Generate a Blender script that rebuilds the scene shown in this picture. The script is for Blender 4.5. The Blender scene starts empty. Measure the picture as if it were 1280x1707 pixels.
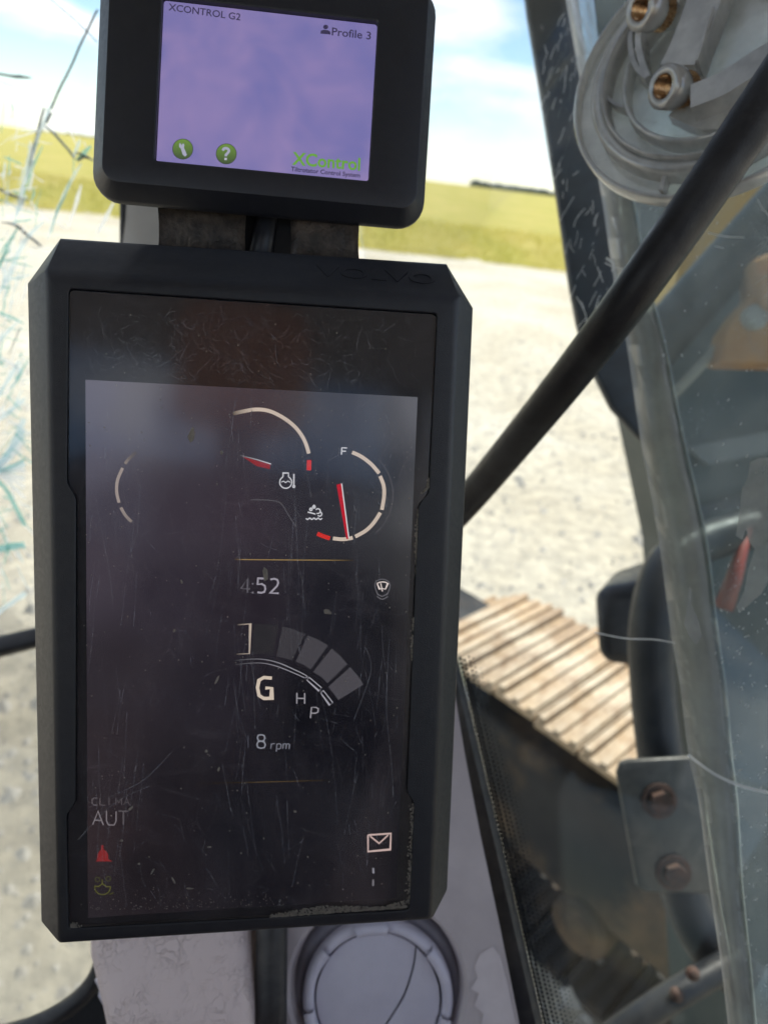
import bpy, bmesh, math, random
from mathutils import Vector, Matrix, noise
rnd = random.Random(7)
scene = bpy.context.scene
COL = scene.collection
rad = math.radians

# ------------------------------------------------------------------ camera
FPX, CX, CY = 1200.0, 640.0, 853.5          # focal length and centre in pixels of a 1280x1707 frame
PITCH, ROLL = rad(24.9), rad(7.1)
CAM = Vector((0.0, 0.0, 2.5))
F = Vector((0, math.cos(PITCH), -math.sin(PITCH)))
u0 = Vector((0, math.sin(PITCH), math.cos(PITCH)))
r0 = Vector((1, 0, 0))
R = math.cos(ROLL) * r0 + math.sin(ROLL) * u0
U = -math.sin(ROLL) * r0 + math.cos(ROLL) * u0
cam_d = bpy.data.cameras.new('camera')
cam = bpy.data.objects.new('camera', cam_d)
COL.objects.link(cam)
cam.matrix_world = Matrix(((R.x, U.x, -F.x, CAM.x), (R.y, U.y, -F.y, CAM.y), (R.z, U.z, -F.z, CAM.z), (0, 0, 0, 1)))
cam_d.sensor_fit = 'VERTICAL'
cam_d.sensor_height = 36.0
cam_d.lens = 36.0 * FPX / 1707.0
cam_d.clip_start = 0.01
cam_d.clip_end = 5000
cam_d.dof.use_dof = True
cam_d.dof.focus_distance = 0.297
cam_d.dof.aperture_fstop = 8.6
scene.camera = cam

# ------------------------------------------------------------------ light
SUN_AZ, SUN_EL = rad(38), rad(57)          # azimuth from +Y towards +X
w = bpy.data.worlds.new('World')
scene.world = w
w.use_nodes = True
nt = w.node_tree
nt.nodes.clear()
out = nt.nodes.new('ShaderNodeOutputWorld')
bg = nt.nodes.new('ShaderNodeBackground')
sky = nt.nodes.new('ShaderNodeTexSky')
sky.sky_type = 'NISHITA'
sky.sun_disc = False
sky.sun_elevation = SUN_EL
sky.sun_rotation = SUN_AZ
sky.air_density = 1.0
sky.dust_density = 0.0
sky.ozone_density = 3.0
tc = nt.nodes.new('ShaderNodeTexCoord')
mp = nt.nodes.new('ShaderNodeMapping')
mp.inputs['Location'].default_value = (0.8, 1.9, 0.5)
mp.inputs['Scale'].default_value = (1.6, 1.6, 6.5)
mp.inputs['Rotation'].default_value = (0, 0.12, 0)
nz = nt.nodes.new('ShaderNodeTexNoise')
nz.inputs['Scale'].default_value = 1.9
nz.inputs['Detail'].default_value = 9
nz.inputs['Roughness'].default_value = 0.52
nz.inputs['Distortion'].default_value = 0.35
rp = nt.nodes.new('ShaderNodeValToRGB')
rp.color_ramp.elements[0].position = 0.46
rp.color_ramp.elements[1].position = 0.60
mx = nt.nodes.new('ShaderNodeMixRGB')
mx.inputs[2].default_value = (7.6, 7.9, 8.4, 1)
L = nt.links.new
L(tc.outputs['Generated'], mp.inputs['Vector'])
L(mp.outputs[0], nz.inputs['Vector'])
L(nz.outputs['Fac'], rp.inputs[0])
L(rp.outputs[0], mx.inputs[0])
L(sky.outputs[0], mx.inputs[1])
L(mx.outputs[0], bg.inputs['Color'])
bg.inputs['Strength'].default_value = 0.075
L(bg.outputs[0], out.inputs[0])

sun_d = bpy.data.lights.new('sun', 'SUN')
sun_d.energy = 3.4
sun_d.angle = rad(0.55)
sun_d.color = (1.0, 0.935, 0.83)
sun = bpy.data.objects.new('sun', sun_d)
COL.objects.link(sun)
sdir = Vector((math.sin(SUN_AZ) * math.cos(SUN_EL), math.cos(SUN_AZ) * math.cos(SUN_EL), math.sin(SUN_EL)))
sun.rotation_euler = sdir.to_track_quat('Z', 'Y').to_euler()
sun.location = (0, 0, 30)

scene.view_settings.view_transform = 'Standard'
scene.view_settings.look = 'None'
scene.view_settings.gamma = 1
scene.view_settings.exposure = 1.33
scene.view_settings.use_curve_mapping = False
scene.render.engine = 'CYCLES'
scene.cycles.use_denoising = True
scene.cycles.max_bounces = 10
scene.cycles.diffuse_bounces = 5
scene.cycles.glossy_bounces = 4
scene.cycles.transparent_max_bounces = 24
scene.cycles.transmission_bounces = 6
scene.cycles.sample_clamp_indirect = 6

# ------------------------------------------------------------------ helpers
def ray(px, py):
    return R * ((px - CX) / FPX) - U * ((py - CY) / FPX) + F        # unit optical depth
def P(px, py, d):
    return CAM + ray(px, py) * d
def G(px, py, z):
    r = ray(px, py)
    return CAM + r * ((z - CAM.z) / r.z)

class Plane:
    def __init__(s, o, ex, ey):
        s.o = o
        s.ex = ex.normalized()
        s.n = s.ex.cross(ey).normalized()
        if s.n.dot(CAM - o) < 0:
            s.n = -s.n
        s.ey = ey - s.ex * ey.dot(s.ex)
        s.ey.normalize()
    def at(s, px, py, lift=0.0):
        r = ray(px, py)
        t = (s.o + s.n * lift - CAM).dot(s.n) / r.dot(s.n)
        return CAM + r * t
    def loc(s, u, v, w=0.0):
        return s.o + s.ex * u + s.ey * v + s.n * w

LOC = {}
def thing(name, label, cat, loc, group=None):
    o = bpy.data.objects.new(name, None)
    COL.objects.link(o)
    o.location = loc
    o.empty_display_size = 0.02
    o['label'] = label
    o['category'] = cat
    if group:
        o['group'] = group
    LOC[o] = Vector(loc)
    return o
def mesh_obj(name, verts, faces, mat, parent=None, smooth=False, loc=None, cols=None):
    base = LOC[parent] if parent is not None else Vector(loc if loc is not None else (0, 0, 0))
    me = bpy.data.meshes.new(name)
    me.from_pydata([tuple(Vector(v) - base) for v in verts], [], faces)
    if cols is not None:
        at = me.color_attributes.new('Col', 'FLOAT_COLOR', 'POINT')
        for i, c in enumerate(cols):
            at.data[i].color = (c[0], c[1], c[2], 1)
    me.materials.append(mat)
    if smooth:
        for p in me.polygons:
            p.use_smooth = True
    me.update()
    o = bpy.data.objects.new(name, me)
    COL.objects.link(o)
    if parent is not None:
        o.parent = parent
    else:
        o.location = base
    LOC[o] = base
    return o
def fin(bm, name, mat, parent=None, smooth=False, loc=None, autosmooth=None):
    bmesh.ops.recalc_face_normals(bm, faces=bm.faces)
    base = LOC[parent] if parent is not None else Vector(loc if loc is not None else (0, 0, 0))
    bmesh.ops.translate(bm, verts=bm.verts, vec=-base)
    me = bpy.data.meshes.new(name)
    if autosmooth is not None:
        for e in bm.edges:
            if len(e.link_faces) == 2 and e.calc_face_angle(0) > autosmooth:
                e.smooth = False
        smooth = True
    for f in bm.faces:
        f.smooth = smooth
    bm.to_mesh(me)
    bm.free()
    me.materials.append(mat)
    o = bpy.data.objects.new(name, me)
    COL.objects.link(o)
    if parent is not None:
        o.parent = parent
    else:
        o.location = base
    LOC[o] = base
    return o
def tag(o, label, cat, group=None):
    o['label'] = label
    o['category'] = cat
    if group:
        o['group'] = group
    return o
def kind(o, k):
    o['kind'] = k
    return o

def prism(pts, back, bm=None):
    """closed solid between polygon pts and the same polygon moved by back"""
    bm = bm or bmesh.new()
    a = [bm.verts.new(p) for p in pts]
    b = [bm.verts.new(Vector(p) + back) for p in pts]
    n = len(pts)
    bm.faces.new(a)
    bm.faces.new(list(reversed(b)))
    for i in range(n):
        j = (i + 1) % n
        bm.faces.new((a[j], a[i], b[i], b[j]))
    return bm
def bevel(bm, off, seg=2, ang=0.5):
    bmesh.ops.recalc_face_normals(bm, faces=bm.faces)
    es = [e for e in bm.edges if len(e.link_faces) == 2 and e.calc_face_angle(0) > ang]
    bmesh.ops.bevel(bm, geom=es, offset=off, segments=seg, affect='EDGES', profile=0.5)
    return bm
def box(bm, c, ex, ey, ez, hx, hy, hz):
    vs = []
    for sx, sy, sz in ((-1, -1, -1), (1, -1, -1), (1, 1, -1), (-1, 1, -1), (-1, -1, 1), (1, -1, 1), (1, 1, 1), (-1, 1, 1)):
        vs.append(bm.verts.new(c + ex * hx * sx + ey * hy * sy + ez * hz * sz))
    for f in ((0, 3, 2, 1), (4, 5, 6, 7), (0, 1, 5, 4), (1, 2, 6, 5), (2, 3, 7, 6), (3, 0, 4, 7)):
        bm.faces.new([vs[i] for i in f])
    return vs
X, Y, Z = Vector((1, 0, 0)), Vector((0, 1, 0)), Vector((0, 0, 1))
def wbox(name, lo, hi, mat, parent=None, bev=0.01):
    bm = bmesh.new()
    lo, hi = Vector(lo), Vector(hi)
    c, h = (lo + hi) / 2, (hi - lo) / 2
    box(bm, c, X, Y, Z, h.x, h.y, h.z)
    if bev:
        bevel(bm, bev, 2)
    return fin(bm, name, mat, parent, autosmooth=0.6)
def spline(pts, n=8):
    """Catmull-Rom through pts (tuples of any length)"""
    res = []
    m = len(pts)
    for i in range(m - 1):
        p0, p1, p2, p3 = pts[max(i - 1, 0)], pts[i], pts[i + 1], pts[min(i + 2, m - 1)]
        for k in range(n):
            t = k / n
            res.append(tuple(0.5 * (2 * b + (c - a) * t + (2 * a - 5 * b + 4 * c - d) * t * t + (3 * b - a - 3 * c + d) * t ** 3)
                             for a, b, c, d in zip(p0, p1, p2, p3)))
    res.append(tuple(pts[-1]))
    return res
def tube(pts, radii, bm=None, seg=20, flat=1.0, wob=0.0):
    bm = bm or bmesh.new()
    rings = []
    n = len(pts)
    pts = [Vector(p) for p in pts]
    up = None
    for i in range(n):
        t = (pts[min(i + 1, n - 1)] - pts[max(i - 1, 0)]).normalized()
        if up is None:
            up = t.orthogonal().normalized()
        up = (up - t * up.dot(t)).normalized()
        s = t.cross(up)
        r = radii[i] if isinstance(radii, (list, tuple)) else radii
        ring = []
        for k in range(seg):
            a = 2 * math.pi * k / seg
            rr = r * (1 + wob * noise.noise(pts[i] * 40 + Vector((k * .3, 0, 0))))
            ring.append(bm.verts.new(pts[i] + (up * math.cos(a) + s * math.sin(a) * flat) * rr))
        rings.append(ring)
    for a, b in zip(rings, rings[1:]):
        for k in range(seg):
            bm.faces.new((a[k], a[(k + 1) % seg], b[(k + 1) % seg], b[k]))
    bm.faces.new(list(reversed(rings[0])))
    bm.faces.new(rings[-1])
    return bm
def lathe(bm, c, ax, ex, prof, seg=48, a0=0.0, a1=2 * math.pi):
    """prof: list of (radius, height along ax)"""
    ey = ax.cross(ex)
    full = abs(a1 - a0 - 2 * math.pi) < 1e-6
    cnt = seg if full else seg + 1
    rings = []
    for r, h in prof:
        rings.append([bm.verts.new(c + ax * h + (ex * math.cos(a0 + (a1 - a0) * k / seg) + ey * math.sin(a0 + (a1 - a0) * k / seg)) * r) for k in range(cnt)])
    for a, b in zip(rings, rings[1:]):
        for k in range(seg):
            j = (k + 1) % cnt
            bm.faces.new((a[k], a[j], b[j], b[k]))
    return rings
def ribbon(pl, pxs, width, lift, v, f, cols=None, col=None, thick=0.0, widths=None):
    """flat stroke lying on plane pl through pixel polyline; appended to lists"""
    w3 = [pl.at(x, y, lift) for x, y in pxs]
    n = len(w3)
    b0 = len(v)
    depth = (w3[0] - CAM).dot(F)
    for i in range(n):
        t = (w3[min(i + 1, n - 1)] - w3[max(i - 1, 0)]).normalized()
        s = pl.n.cross(t).normalized()
        wd = (widths[i] if widths else width) * depth / FPX * 0.5
        k = 1.0
        if 0 < i < n - 1:
            t1 = (w3[i] - w3[i - 1]).normalized()
            k = 1 / max(0.5, t.dot(t1))
        v.append(w3[i] + s * wd * k)
        v.append(w3[i] - s * wd * k)
        if thick:
            v.append(w3[i] + s * wd * k - pl.n * thick)
            v.append(w3[i] - s * wd * k - pl.n * thick)
        if cols is not None:
            c = col[i] if isinstance(col, list) else col
            cols.extend([c] * (4 if thick else 2))
    st = 4 if thick else 2
    for i in range(n - 1):
        a, b = b0 + i * st, b0 + (i + 1) * st
        f.append((a, a + 1, b + 1, b))
        if thick:
            f.append((a + 2, b + 2, b + 3, a + 3))
            f.append((a, b, b + 2, a + 2))
            f.append((a + 1, a + 3, b + 3, b + 1))
    if thick:
        f.append((b0, b0 + 2, b0 + 3, b0 + 1))
        e = b0 + (n - 1) * st
        f.append((e, e + 1, e + 3, e + 2))

# ------------------------------------------------------------------ materials
def mat(name):
    m = bpy.data.materials.new(name)
    m.use_nodes = True
    t = m.node_tree
    t.nodes.clear()
    o = t.nodes.new('ShaderNodeOutputMaterial')
    return m, t, o
def N(t, kind_, **kw):
    n = t.nodes.new('ShaderNode' + kind_)
    for k, v in kw.items():
        if k in n.inputs:
            n.inputs[k].default_value = v
        else:
            setattr(n, k, v)
    return n
def ramp(t, src, p0, p1, c0=(0, 0, 0, 1), c1=(1, 1, 1, 1)):
    r = t.nodes.new('ShaderNodeValToRGB')
    r.color_ramp.elements[0].position = p0
    r.color_ramp.elements[1].position = p1
    r.color_ramp.elements[0].color = c0
    r.color_ramp.elements[1].color = c1
    t.links.new(src, r.inputs[0])
    return r.outputs[0]
def coords(t, scale=(1, 1, 1), rot=(0, 0, 0)):
    c = t.nodes.new('ShaderNodeTexCoord')
    m = t.nodes.new('ShaderNodeMapping')
    m.inputs['Scale'].default_value = scale
    m.inputs['Rotation'].default_value = rot
    t.links.new(c.outputs['Object'], m.inputs['Vector'])
    return m.outputs[0]
def nse(t, vec, scale, detail=4, rough=0.5, dist=0.0):
    n = N(t, 'TexNoise', Scale=scale, Detail=detail, Roughness=rough, Distortion=dist)
    t.links.new(vec, n.inputs['Vector'])
    return n.outputs['Fac']
def mathn(t, op, a, b, clamp=False):
    n = t.nodes.new('ShaderNodeMath')
    n.operation = op
    n.use_clamp = clamp
    for i, s in enumerate((a, b)):
        if isinstance(s, (int, float)):
            n.inputs[i].default_value = s
        else:
            t.links.new(s, n.inputs[i])
    return n.outputs[0]

def plain(name, c0, c1=None, rough=0.5, scale=60, metal=0.0, bump=0.0, bscale=400, spec=0.5, rvar=0.12, coat=0.0, p0=0.35, p1=0.65, dust=0.0, dustcol=(0.42, 0.38, 0.33), dscale=30):
    """worn opaque surface: two-tone noise, roughness noise, fine bump, optional dust"""
    m, t, o = mat(name)
    b = N(t, 'BsdfPrincipled', Metallic=metal)
    b.inputs['Specular IOR Level'].default_value = spec
    b.inputs['Coat Weight'].default_value = coat
    v = coords(t)
    c1 = c1 or tuple(x * 0.75 for x in c0)
    col = ramp(t, nse(t, v, scale, 6, 0.6), p0, p1, (*c0, 1), (*c1, 1))
    if dust:
        mk = mathn(t, 'MULTIPLY', ramp(t, nse(t, v, dscale, 8, 0.7, 0.6), 0.42, 0.75), dust)
        mm = t.nodes.new('ShaderNodeMixRGB')
        t.links.new(mk, mm.inputs[0])
        t.links.new(col, mm.inputs[1])
        mm.inputs[2].default_value = (*dustcol, 1)
        col = mm.outputs[0]
    t.links.new(col, b.inputs['Base Color'])
    rr = ramp(t, nse(t, v, scale * 2.3, 5, 0.6), 0.3, 0.7, (max(0.02, rough - rvar),) * 3 + (1,), (min(1, rough + rvar),) * 3 + (1,))
    t.links.new(rr, b.inputs['Roughness'])
    if bump:
        bp = N(t, 'Bump', Strength=bump, Distance=0.001)
        t.links.new(nse(t, v, bscale, 3, 0.6), bp.inputs['Height'])
        t.links.new(bp.outputs[0], b.inputs['Normal'])
    t.links.new(b.outputs[0], o.inputs[0])
    return m
def glass(name, tint=(0.93, 0.97, 0.96), dust=0.05, dscale=14, dcol=(0.75, 0.76, 0.74), refl=1.0, speck=0.25, rough=0.01, streak=(1, 1, 1), base=0.0, scratch=0.0):
    """thin pane: see-through with fresnel reflection, a dusty film and dust specks"""
    m, t, o = mat(name)
    tr = N(t, 'BsdfTransparent', Color=(*tint, 1))
    gl = N(t, 'BsdfGlossy', Roughness=rough)
    fr = N(t, 'Fresnel', IOR=1.45)
    m1 = t.nodes.new('ShaderNodeMixShader')
    t.links.new(mathn(t, 'MULTIPLY', fr.outputs[0], refl), m1.inputs[0])
    t.links.new(tr.outputs[0], m1.inputs[1])
    t.links.new(gl.outputs[0], m1.inputs[2])
    di = N(t, 'BsdfDiffuse', Color=(*dcol, 1))
    tl = N(t, 'BsdfTranslucent', Color=(*dcol, 1))
    dm = t.nodes.new('ShaderNodeMixShader')
    dm.inputs[0].default_value = 0.5
    t.links.new(di.outputs[0], dm.inputs[1])
    t.links.new(tl.outputs[0], dm.inputs[2])
    v = coords(t, streak)
    film = mathn(t, 'MULTIPLY', ramp(t, nse(t, v, dscale, 9, 0.65, 0.8), 0.38, 0.72), dust)
    v0 = coords(t)
    vo = N(t, 'TexVoronoi', Scale=420.0)
    t.links.new(v0, vo.inputs['Vector'])
    sp = ramp(t, vo.outputs['Distance'], 0.06, 0.16, (1, 1, 1, 1), (0, 0, 0, 1))
    spm = ramp(t, nse(t, v0, 30, 4, 0.6), 0.5, 0.7)
    sp = mathn(t, 'MULTIPLY', mathn(t, 'MULTIPLY', sp, spm), speck)
    fac = mathn(t, 'ADD', mathn(t, 'ADD', film, sp, True), base, True)
    if scratch:
        for i, (rt, st) in enumerate((((0.3, 0.5, 0.2), (4, 60, 18)), ((1.1, 0.2, 0.7), (70, 5, 22)))):
            v2 = coords(t, st, rt)
            e = N(t, 'TexVoronoi', Scale=1.6, feature='DISTANCE_TO_EDGE')
            t.links.new(v2, e.inputs['Vector'])
            s = ramp(t, e.outputs['Distance'], 0.0, 0.035, (1, 1, 1, 1), (0, 0, 0, 1))
            s = mathn(t, 'MULTIPLY', s, ramp(t, nse(t, v0, 22 + 9 * i, 5, 0.6), 0.5, 0.68))
            fac = mathn(t, 'ADD', fac, mathn(t, 'MULTIPLY', s, scratch), True)
    m2 = t.nodes.new('ShaderNodeMixShader')
    t.links.new(fac, m2.inputs[0])
    t.links.new(m1.outputs[0], m2.inputs[1])
    t.links.new(dm.outputs[0], m2.inputs[2])
    t.links.new(m2.outputs[0], o.inputs[0])
    return m
def filmy(name, c, through=0.4, tl=0.5, rough=0.25, gloss=0.1, scale=80, var=0.5, tint=(1, 1, 1)):
    """translucent milky stuff: part see-through, part diffuse, part translucent, glossy top"""
    m, t, o = mat(name)
    v = coords(t)
    col = ramp(t, nse(t, v, scale, 6, 0.6), 0.3, 0.7, (*c, 1), (*[x * (1 - var * 0.5) for x in c], 1))
    di, tr = N(t, 'BsdfDiffuse'), N(t, 'BsdfTranslucent')
    t.links.new(col, di.inputs['Color'])
    t.links.new(col, tr.inputs['Color'])
    m0 = t.nodes.new('ShaderNodeMixShader')
    m0.inputs[0].default_value = tl
    t.links.new(di.outputs[0], m0.inputs[1])
    t.links.new(tr.outputs[0], m0.inputs[2])
    tp = N(t, 'BsdfTransparent', Color=(*tint, 1))
    m1 = t.nodes.new('ShaderNodeMixShader')
    fac = ramp(t, nse(t, v, scale * 0.6, 6, 0.6), 0.25, 0.75, (max(0, through - 0.2),) * 3 + (1,), (min(1, through + 0.2),) * 3 + (1,))
    t.links.new(fac, m1.inputs[0])
    t.links.new(m0.outputs[0], m1.inputs[1])
    t.links.new(tp.outputs[0], m1.inputs[2])
    g = N(t, 'BsdfGlossy', Roughness=rough)
    m2 = t.nodes.new('ShaderNodeMixShader')
    lw = N(t, 'Fresnel', IOR=1.45)
    t.links.new(mathn(t, 'ADD', lw.outputs[0], gloss - 0.04, True), m2.inputs[0])
    t.links.new(m1.outputs[0], m2.inputs[1])
    t.links.new(g.outputs[0], m2.inputs[2])
    t.links.new(m2.outputs[0], o.inputs[0])
    return m
def emit_attr(name, strength=1.0):
    m, t, o = mat(name)
    a = N(t, 'Attribute', attribute_name='Col')
    e = N(t, 'Emission', Strength=strength)
    t.links.new(a.outputs['Color'], e.inputs[0])
    t.links.new(e.outputs[0], o.inputs[0])
    return m

M = {}
M['housing'] = plain('black_plastic_housing', (0.0085, 0.0095, 0.0145), (0.007, 0.008, 0.012), 0.35, 220, bump=0.35, bscale=2600, spec=0.42, rvar=0.06, dust=0.02, dscale=160)
M['xhousing'] = plain('smooth_black_plastic', (0.0125, 0.0135, 0.020), (0.010, 0.011, 0.016), 0.42, 120, bump=0.1, bscale=3000, spec=0.5, rvar=0.05, dust=0.015, dscale=120)
M['black'] = plain('matt_black_backing', (0.008, 0.008, 0.009), (0.006, 0.006, 0.007), 0.6, 100)
M['rubber'] = plain('black_rubber', (0.02, 0.02, 0.022), (0.014, 0.014, 0.015), 0.5, 50, bump=0.2, bscale=900, dust=0.1, dscale=40)
M['bar'] = plain('black_bar_coating', (0.010, 0.0095, 0.0115), (0.006, 0.006, 0.0075), 0.42, 30, bump=0.25, bscale=700, spec=0.35, dust=0.07, dscale=26, dustcol=(0.3, 0.3, 0.32))
M['strap'] = plain('brown_black_strap', (0.17, 0.135, 0.11), (0.05, 0.042, 0.038), 0.42, 130, bump=0.8, bscale=500, spec=0.6)
M['pillar'] = plain('grey_beige_pillar', (0.34, 0.32, 0.29), (0.28, 0.265, 0.24), 0.6, 20, bump=0.1)
M['panel'] = plain('mauve_grey_plastic', (0.54, 0.485, 0.49), (0.45, 0.40, 0.41), 0.5, 22, bump=0.3, bscale=1500, dust=0.10, dustcol=(0.5, 0.46, 0.45), dscale=14)
M['vent'] = plain('violet_grey_plastic', (0.60, 0.575, 0.66), (0.54, 0.52, 0.60), 0.4, 40, bump=0.2, bscale=1800)
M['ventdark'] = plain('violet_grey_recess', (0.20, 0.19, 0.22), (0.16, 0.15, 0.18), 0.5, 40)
M['chip'] = plain('bare_worn_patch', (0.66, 0.60, 0.61), (0.60, 0.54, 0.55), 0.6, 60)
M['roof'] = plain('cab_headliner', (0.27, 0.26, 0.25), (0.23, 0.22, 0.21), 0.8, 30)
M['cabtrim'] = plain('cab_trim', (0.22, 0.20, 0.20), (0.16, 0.15, 0.15), 0.6, 30)
M['floor'] = plain('cab_rubber_floor', (0.05, 0.048, 0.045), (0.035, 0.033, 0.03), 0.7, 30)
M['frit'] = plain('black_ceramic_print', (0.010, 0.010, 0.012), (0.008, 0.008, 0.009), 0.4, 60)
M['lever'] = plain('red_paint', (0.30, 0.035, 0.02), (0.22, 0.03, 0.02), 0.45, 30)
M['steel'] = plain('dark_painted_steel', (0.010, 0.013, 0.018), (0.007, 0.009, 0.012), 0.45, 26, bump=0.15, bscale=300, spec=0.3, dust=0.04, dscale=12)
M['post'] = plain('navy_black_post', (0.016, 0.022, 0.032), (0.010, 0.013, 0.019), 0.45, 20, dust=0.15, dustcol=(0.12, 0.18, 0.27), dscale=18)
M['plate'] = plain('dark_green_grey_plate', (0.022, 0.027, 0.026), (0.013, 0.016, 0.016), 0.42, 24, bump=0.2, bscale=250, dust=0.15, dscale=20)
M['greyplate'] = plain('galvanised_plate', (0.17, 0.175, 0.18), (0.13, 0.135, 0.14), 0.6, 25, bump=0.2)
M['rust'] = plain('rusty_steel', (0.075, 0.036, 0.024), (0.035, 0.022, 0.017), 0.8, 90, bump=0.7, bscale=300)
M['yellow'] = plain('machine_yellow', (0.78, 0.42, 0.07), (0.68, 0.35, 0.05), 0.4, 6, dust=0.12, dscale=5)
M['brass'] = plain('brass_thread', (0.62, 0.40, 0.22), (0.42, 0.24, 0.12), 0.3, 200, metal=1.0)
M['tealdark'] = plain('dark_teal_body', (0.030, 0.046, 0.047), (0.016, 0.026, 0.028), 0.5, 1.6)
M['clear'] = filmy('milky_clear_plastic', (0.95, 0.95, 0.94), 0.38, 0.65, 0.10, 0.12, 60, 0.5, (0.9, 0.92, 0.92))
M['clearrib'] = filmy('milky_clear_plastic_rib', (0.95, 0.94, 0.92), 0.24, 0.6, 0.08, 0.16, 90, 0.35, (0.92, 0.93, 0.92))
M['divider'] = filmy('dusty_clear_edge_strip', (0.60, 0.59, 0.54), 0.36, 0.45, 0.3, 0.05, 30, 0.5, (0.85, 0.88, 0.88))
M['smear'] = filmy('dried_white_smear', (0.66, 0.67, 0.66), 0.55, 0.5, 0.6, 0.02, 60, 0.4)
M['dustwhite'] = filmy('white_dust_mark', (0.90, 0.92, 0.93), 0.25, 0.45, 0.5, 0.05, 60, 0.2)
M['crackwhite'] = filmy('crack_bright', (0.97, 0.98, 0.98), 0.18, 0.9, 0.1, 0.12, 60, 0.15)
M['crackblue'] = filmy('crack_pale_blue', (0.80, 0.94, 1.0), 0.40, 0.9, 0.1, 0.10, 60, 0.25, (0.85, 0.95, 1))
M['crackteal'] = filmy('crack_teal_edge', (0.33, 0.66, 0.62), 0.35, 0.85, 0.1, 0.10, 60, 0.4, (0.6, 0.85, 0.82))
M['crackdark'] = filmy('crack_dark_edge', (0.07, 0.11, 0.12), 0.15, 0.4, 0.1, 0.06, 60, 0.3, (0.4, 0.5, 0.5))
M['windscreen'] = glass('windscreen_glass', (0.97, 0.99, 0.98), 0.03, 10, refl=0.55, speck=0.2)
M['hatch'] = glass('tinted_added_hatch', (0.62, 0.64, 0.66), 0.05, 10, refl=0.6)
M['sideglass'] = glass('side_window_glass', (0.97, 0.99, 0.98), 0.018, 9, refl=0.22, speck=0.25)
M['hazyglass'] = glass('hazy_scratched_glass', (0.78, 0.86, 0.86), 0.24, 6, (0.66, 0.71, 0.73), refl=1.2, speck=1.0, streak=(1, 1, 0.45), base=0.045, scratch=0.14)
M['coverglass'] = glass('scratched_cover_glass', (0.93, 0.93, 0.95), 0.055, 22, (0.52, 0.45, 0.47), refl=1.0, speck=0.45, rough=0.10, streak=(1.4, 1.4, 0.6), base=0.008, scratch=0.07)
M['scratch'] = filmy('hairline_scratch', (0.50, 0.50, 0.55), 0.70, 0.1, 0.4, 0.03, 200, 0.3)
M['grit'] = plain('grey_brown_grit', (0.28, 0.25, 0.21), (0.18, 0.16, 0.135), 0.9, 400, bump=1.0, bscale=2500)
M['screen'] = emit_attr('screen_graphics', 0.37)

# ------------------------------------------------------------------ ground, yard and field
def ground_material():
    m, t, o = mat('pale_gravel')
    b = N(t, 'BsdfPrincipled', Roughness=0.9)
    v = coords(t)
    c1 = ramp(t, nse(t, v, 0.35, 6, 0.6, 0.5), 0.35, 0.68, (0.43, 0.385, 0.30, 1), (0.56, 0.53, 0.455, 1))
    c2 = ramp(t, nse(t, v, 7, 8, 0.75), 0.38, 0.66, (0.50, 0.50, 0.50, 1), (1.12, 1.10, 1.05, 1))
    mm = N(t, 'MixRGB', blend_type='MULTIPLY')
    mm.inputs[0].default_value = 0.75
    t.links.new(c1, mm.inputs[1])
    t.links.new(c2, mm.inputs[2])
    t.links.new(mm.outputs[0], b.inputs['Base Color'])
    bp = N(t, 'Bump', Strength=0.9, Distance=0.03)
    t.links.new(nse(t, v, 22, 8, 0.7), bp.inputs['Height'])
    t.links.new(bp.outputs[0], b.inputs['Normal'])
    t.links.new(b.outputs[0], o.inputs[0])
    return m
M['gravel'] = ground_material()
def field_material():
    m, t, o = mat('ripening_crop')
    b = N(t, 'BsdfPrincipled', Roughness=0.85)
    v = coords(t, (1, 0.35, 1))
    c = ramp(t, nse(t, v, 0.25, 9, 0.7, 0.4), 0.3, 0.7, (0.42, 0.41, 0.065, 1), (0.60, 0.51, 0.15, 1))
    t.links.new(c, b.inputs['Base Color'])
    bp = N(t, 'Bump', Strength=0.8, Distance=0.2)
    t.links.new(nse(t, v, 3, 8, 0.7), bp.inputs['Height'])
    t.links.new(bp.outputs[0], b.inputs['Normal'])
    tl = N(t, 'BsdfTranslucent')
    t.links.new(c, tl.inputs[0])
    ms = t.nodes.new('ShaderNodeMixShader')
    ms.inputs[0].default_value = 0.45
    t.links.new(b.outputs[0], ms.inputs[1])
    t.links.new(tl.outputs[0], ms.inputs[2])
    t.links.new(ms.outputs[0], o.inputs[0])
    return m
M['field'] = field_material()
def grid(name, x0, x1, y0, y1, nx, ny, zf, mt, py=1.0):
    vs, fs = [], []
    for j in range(ny + 1):
        y = y0 + (y1 - y0) * (j / ny) ** py
        for i in range(nx + 1):
            x = x0 + (x1 - x0) * i / nx
            vs.append((x, y, zf(x, y)))
    for j in range(ny):
        for i in range(nx):
            a = j * (nx + 1) + i
            fs.append((a, a + 1, a + nx + 2, a + nx + 1))
    return mesh_obj(name, vs, fs, mt, None, True)
def gz(x, y):
    d = math.hypot(x, y)
    return 0.035 * noise.fractal(Vector((x * 0.7, y * 0.7, 0)), 0.9, 2.0, 4) if d < 60 else 0.0
kind(grid('ground', -1500, 1500, -200, 2500, 4, 4, lambda x, y: -0.12, M['gravel']), 'structure')
kind(grid('gravel_yard', -22, 26, -4, 34, 150, 130, gz, M['gravel'], 1.4), 'structure')
EDGE = lambda x: 28.6 + 0.25 * math.sin(x * 0.4) + 0.04 * x
def fz(x, y):
    d = y - EDGE(x)
    return min(0.55, 0.02 + max(0, d) * 0.07) + 0.06 * noise.fractal(Vector((x * 0.5, y * 0.25, 3)), 0.9, 2.0, 4) + max(0, y - 40) * 0.0031 + (0.004 * max(0, -x) if y > 300 else 0)
fv, ff = [], []
NXF, NYF = 160, 110
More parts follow.
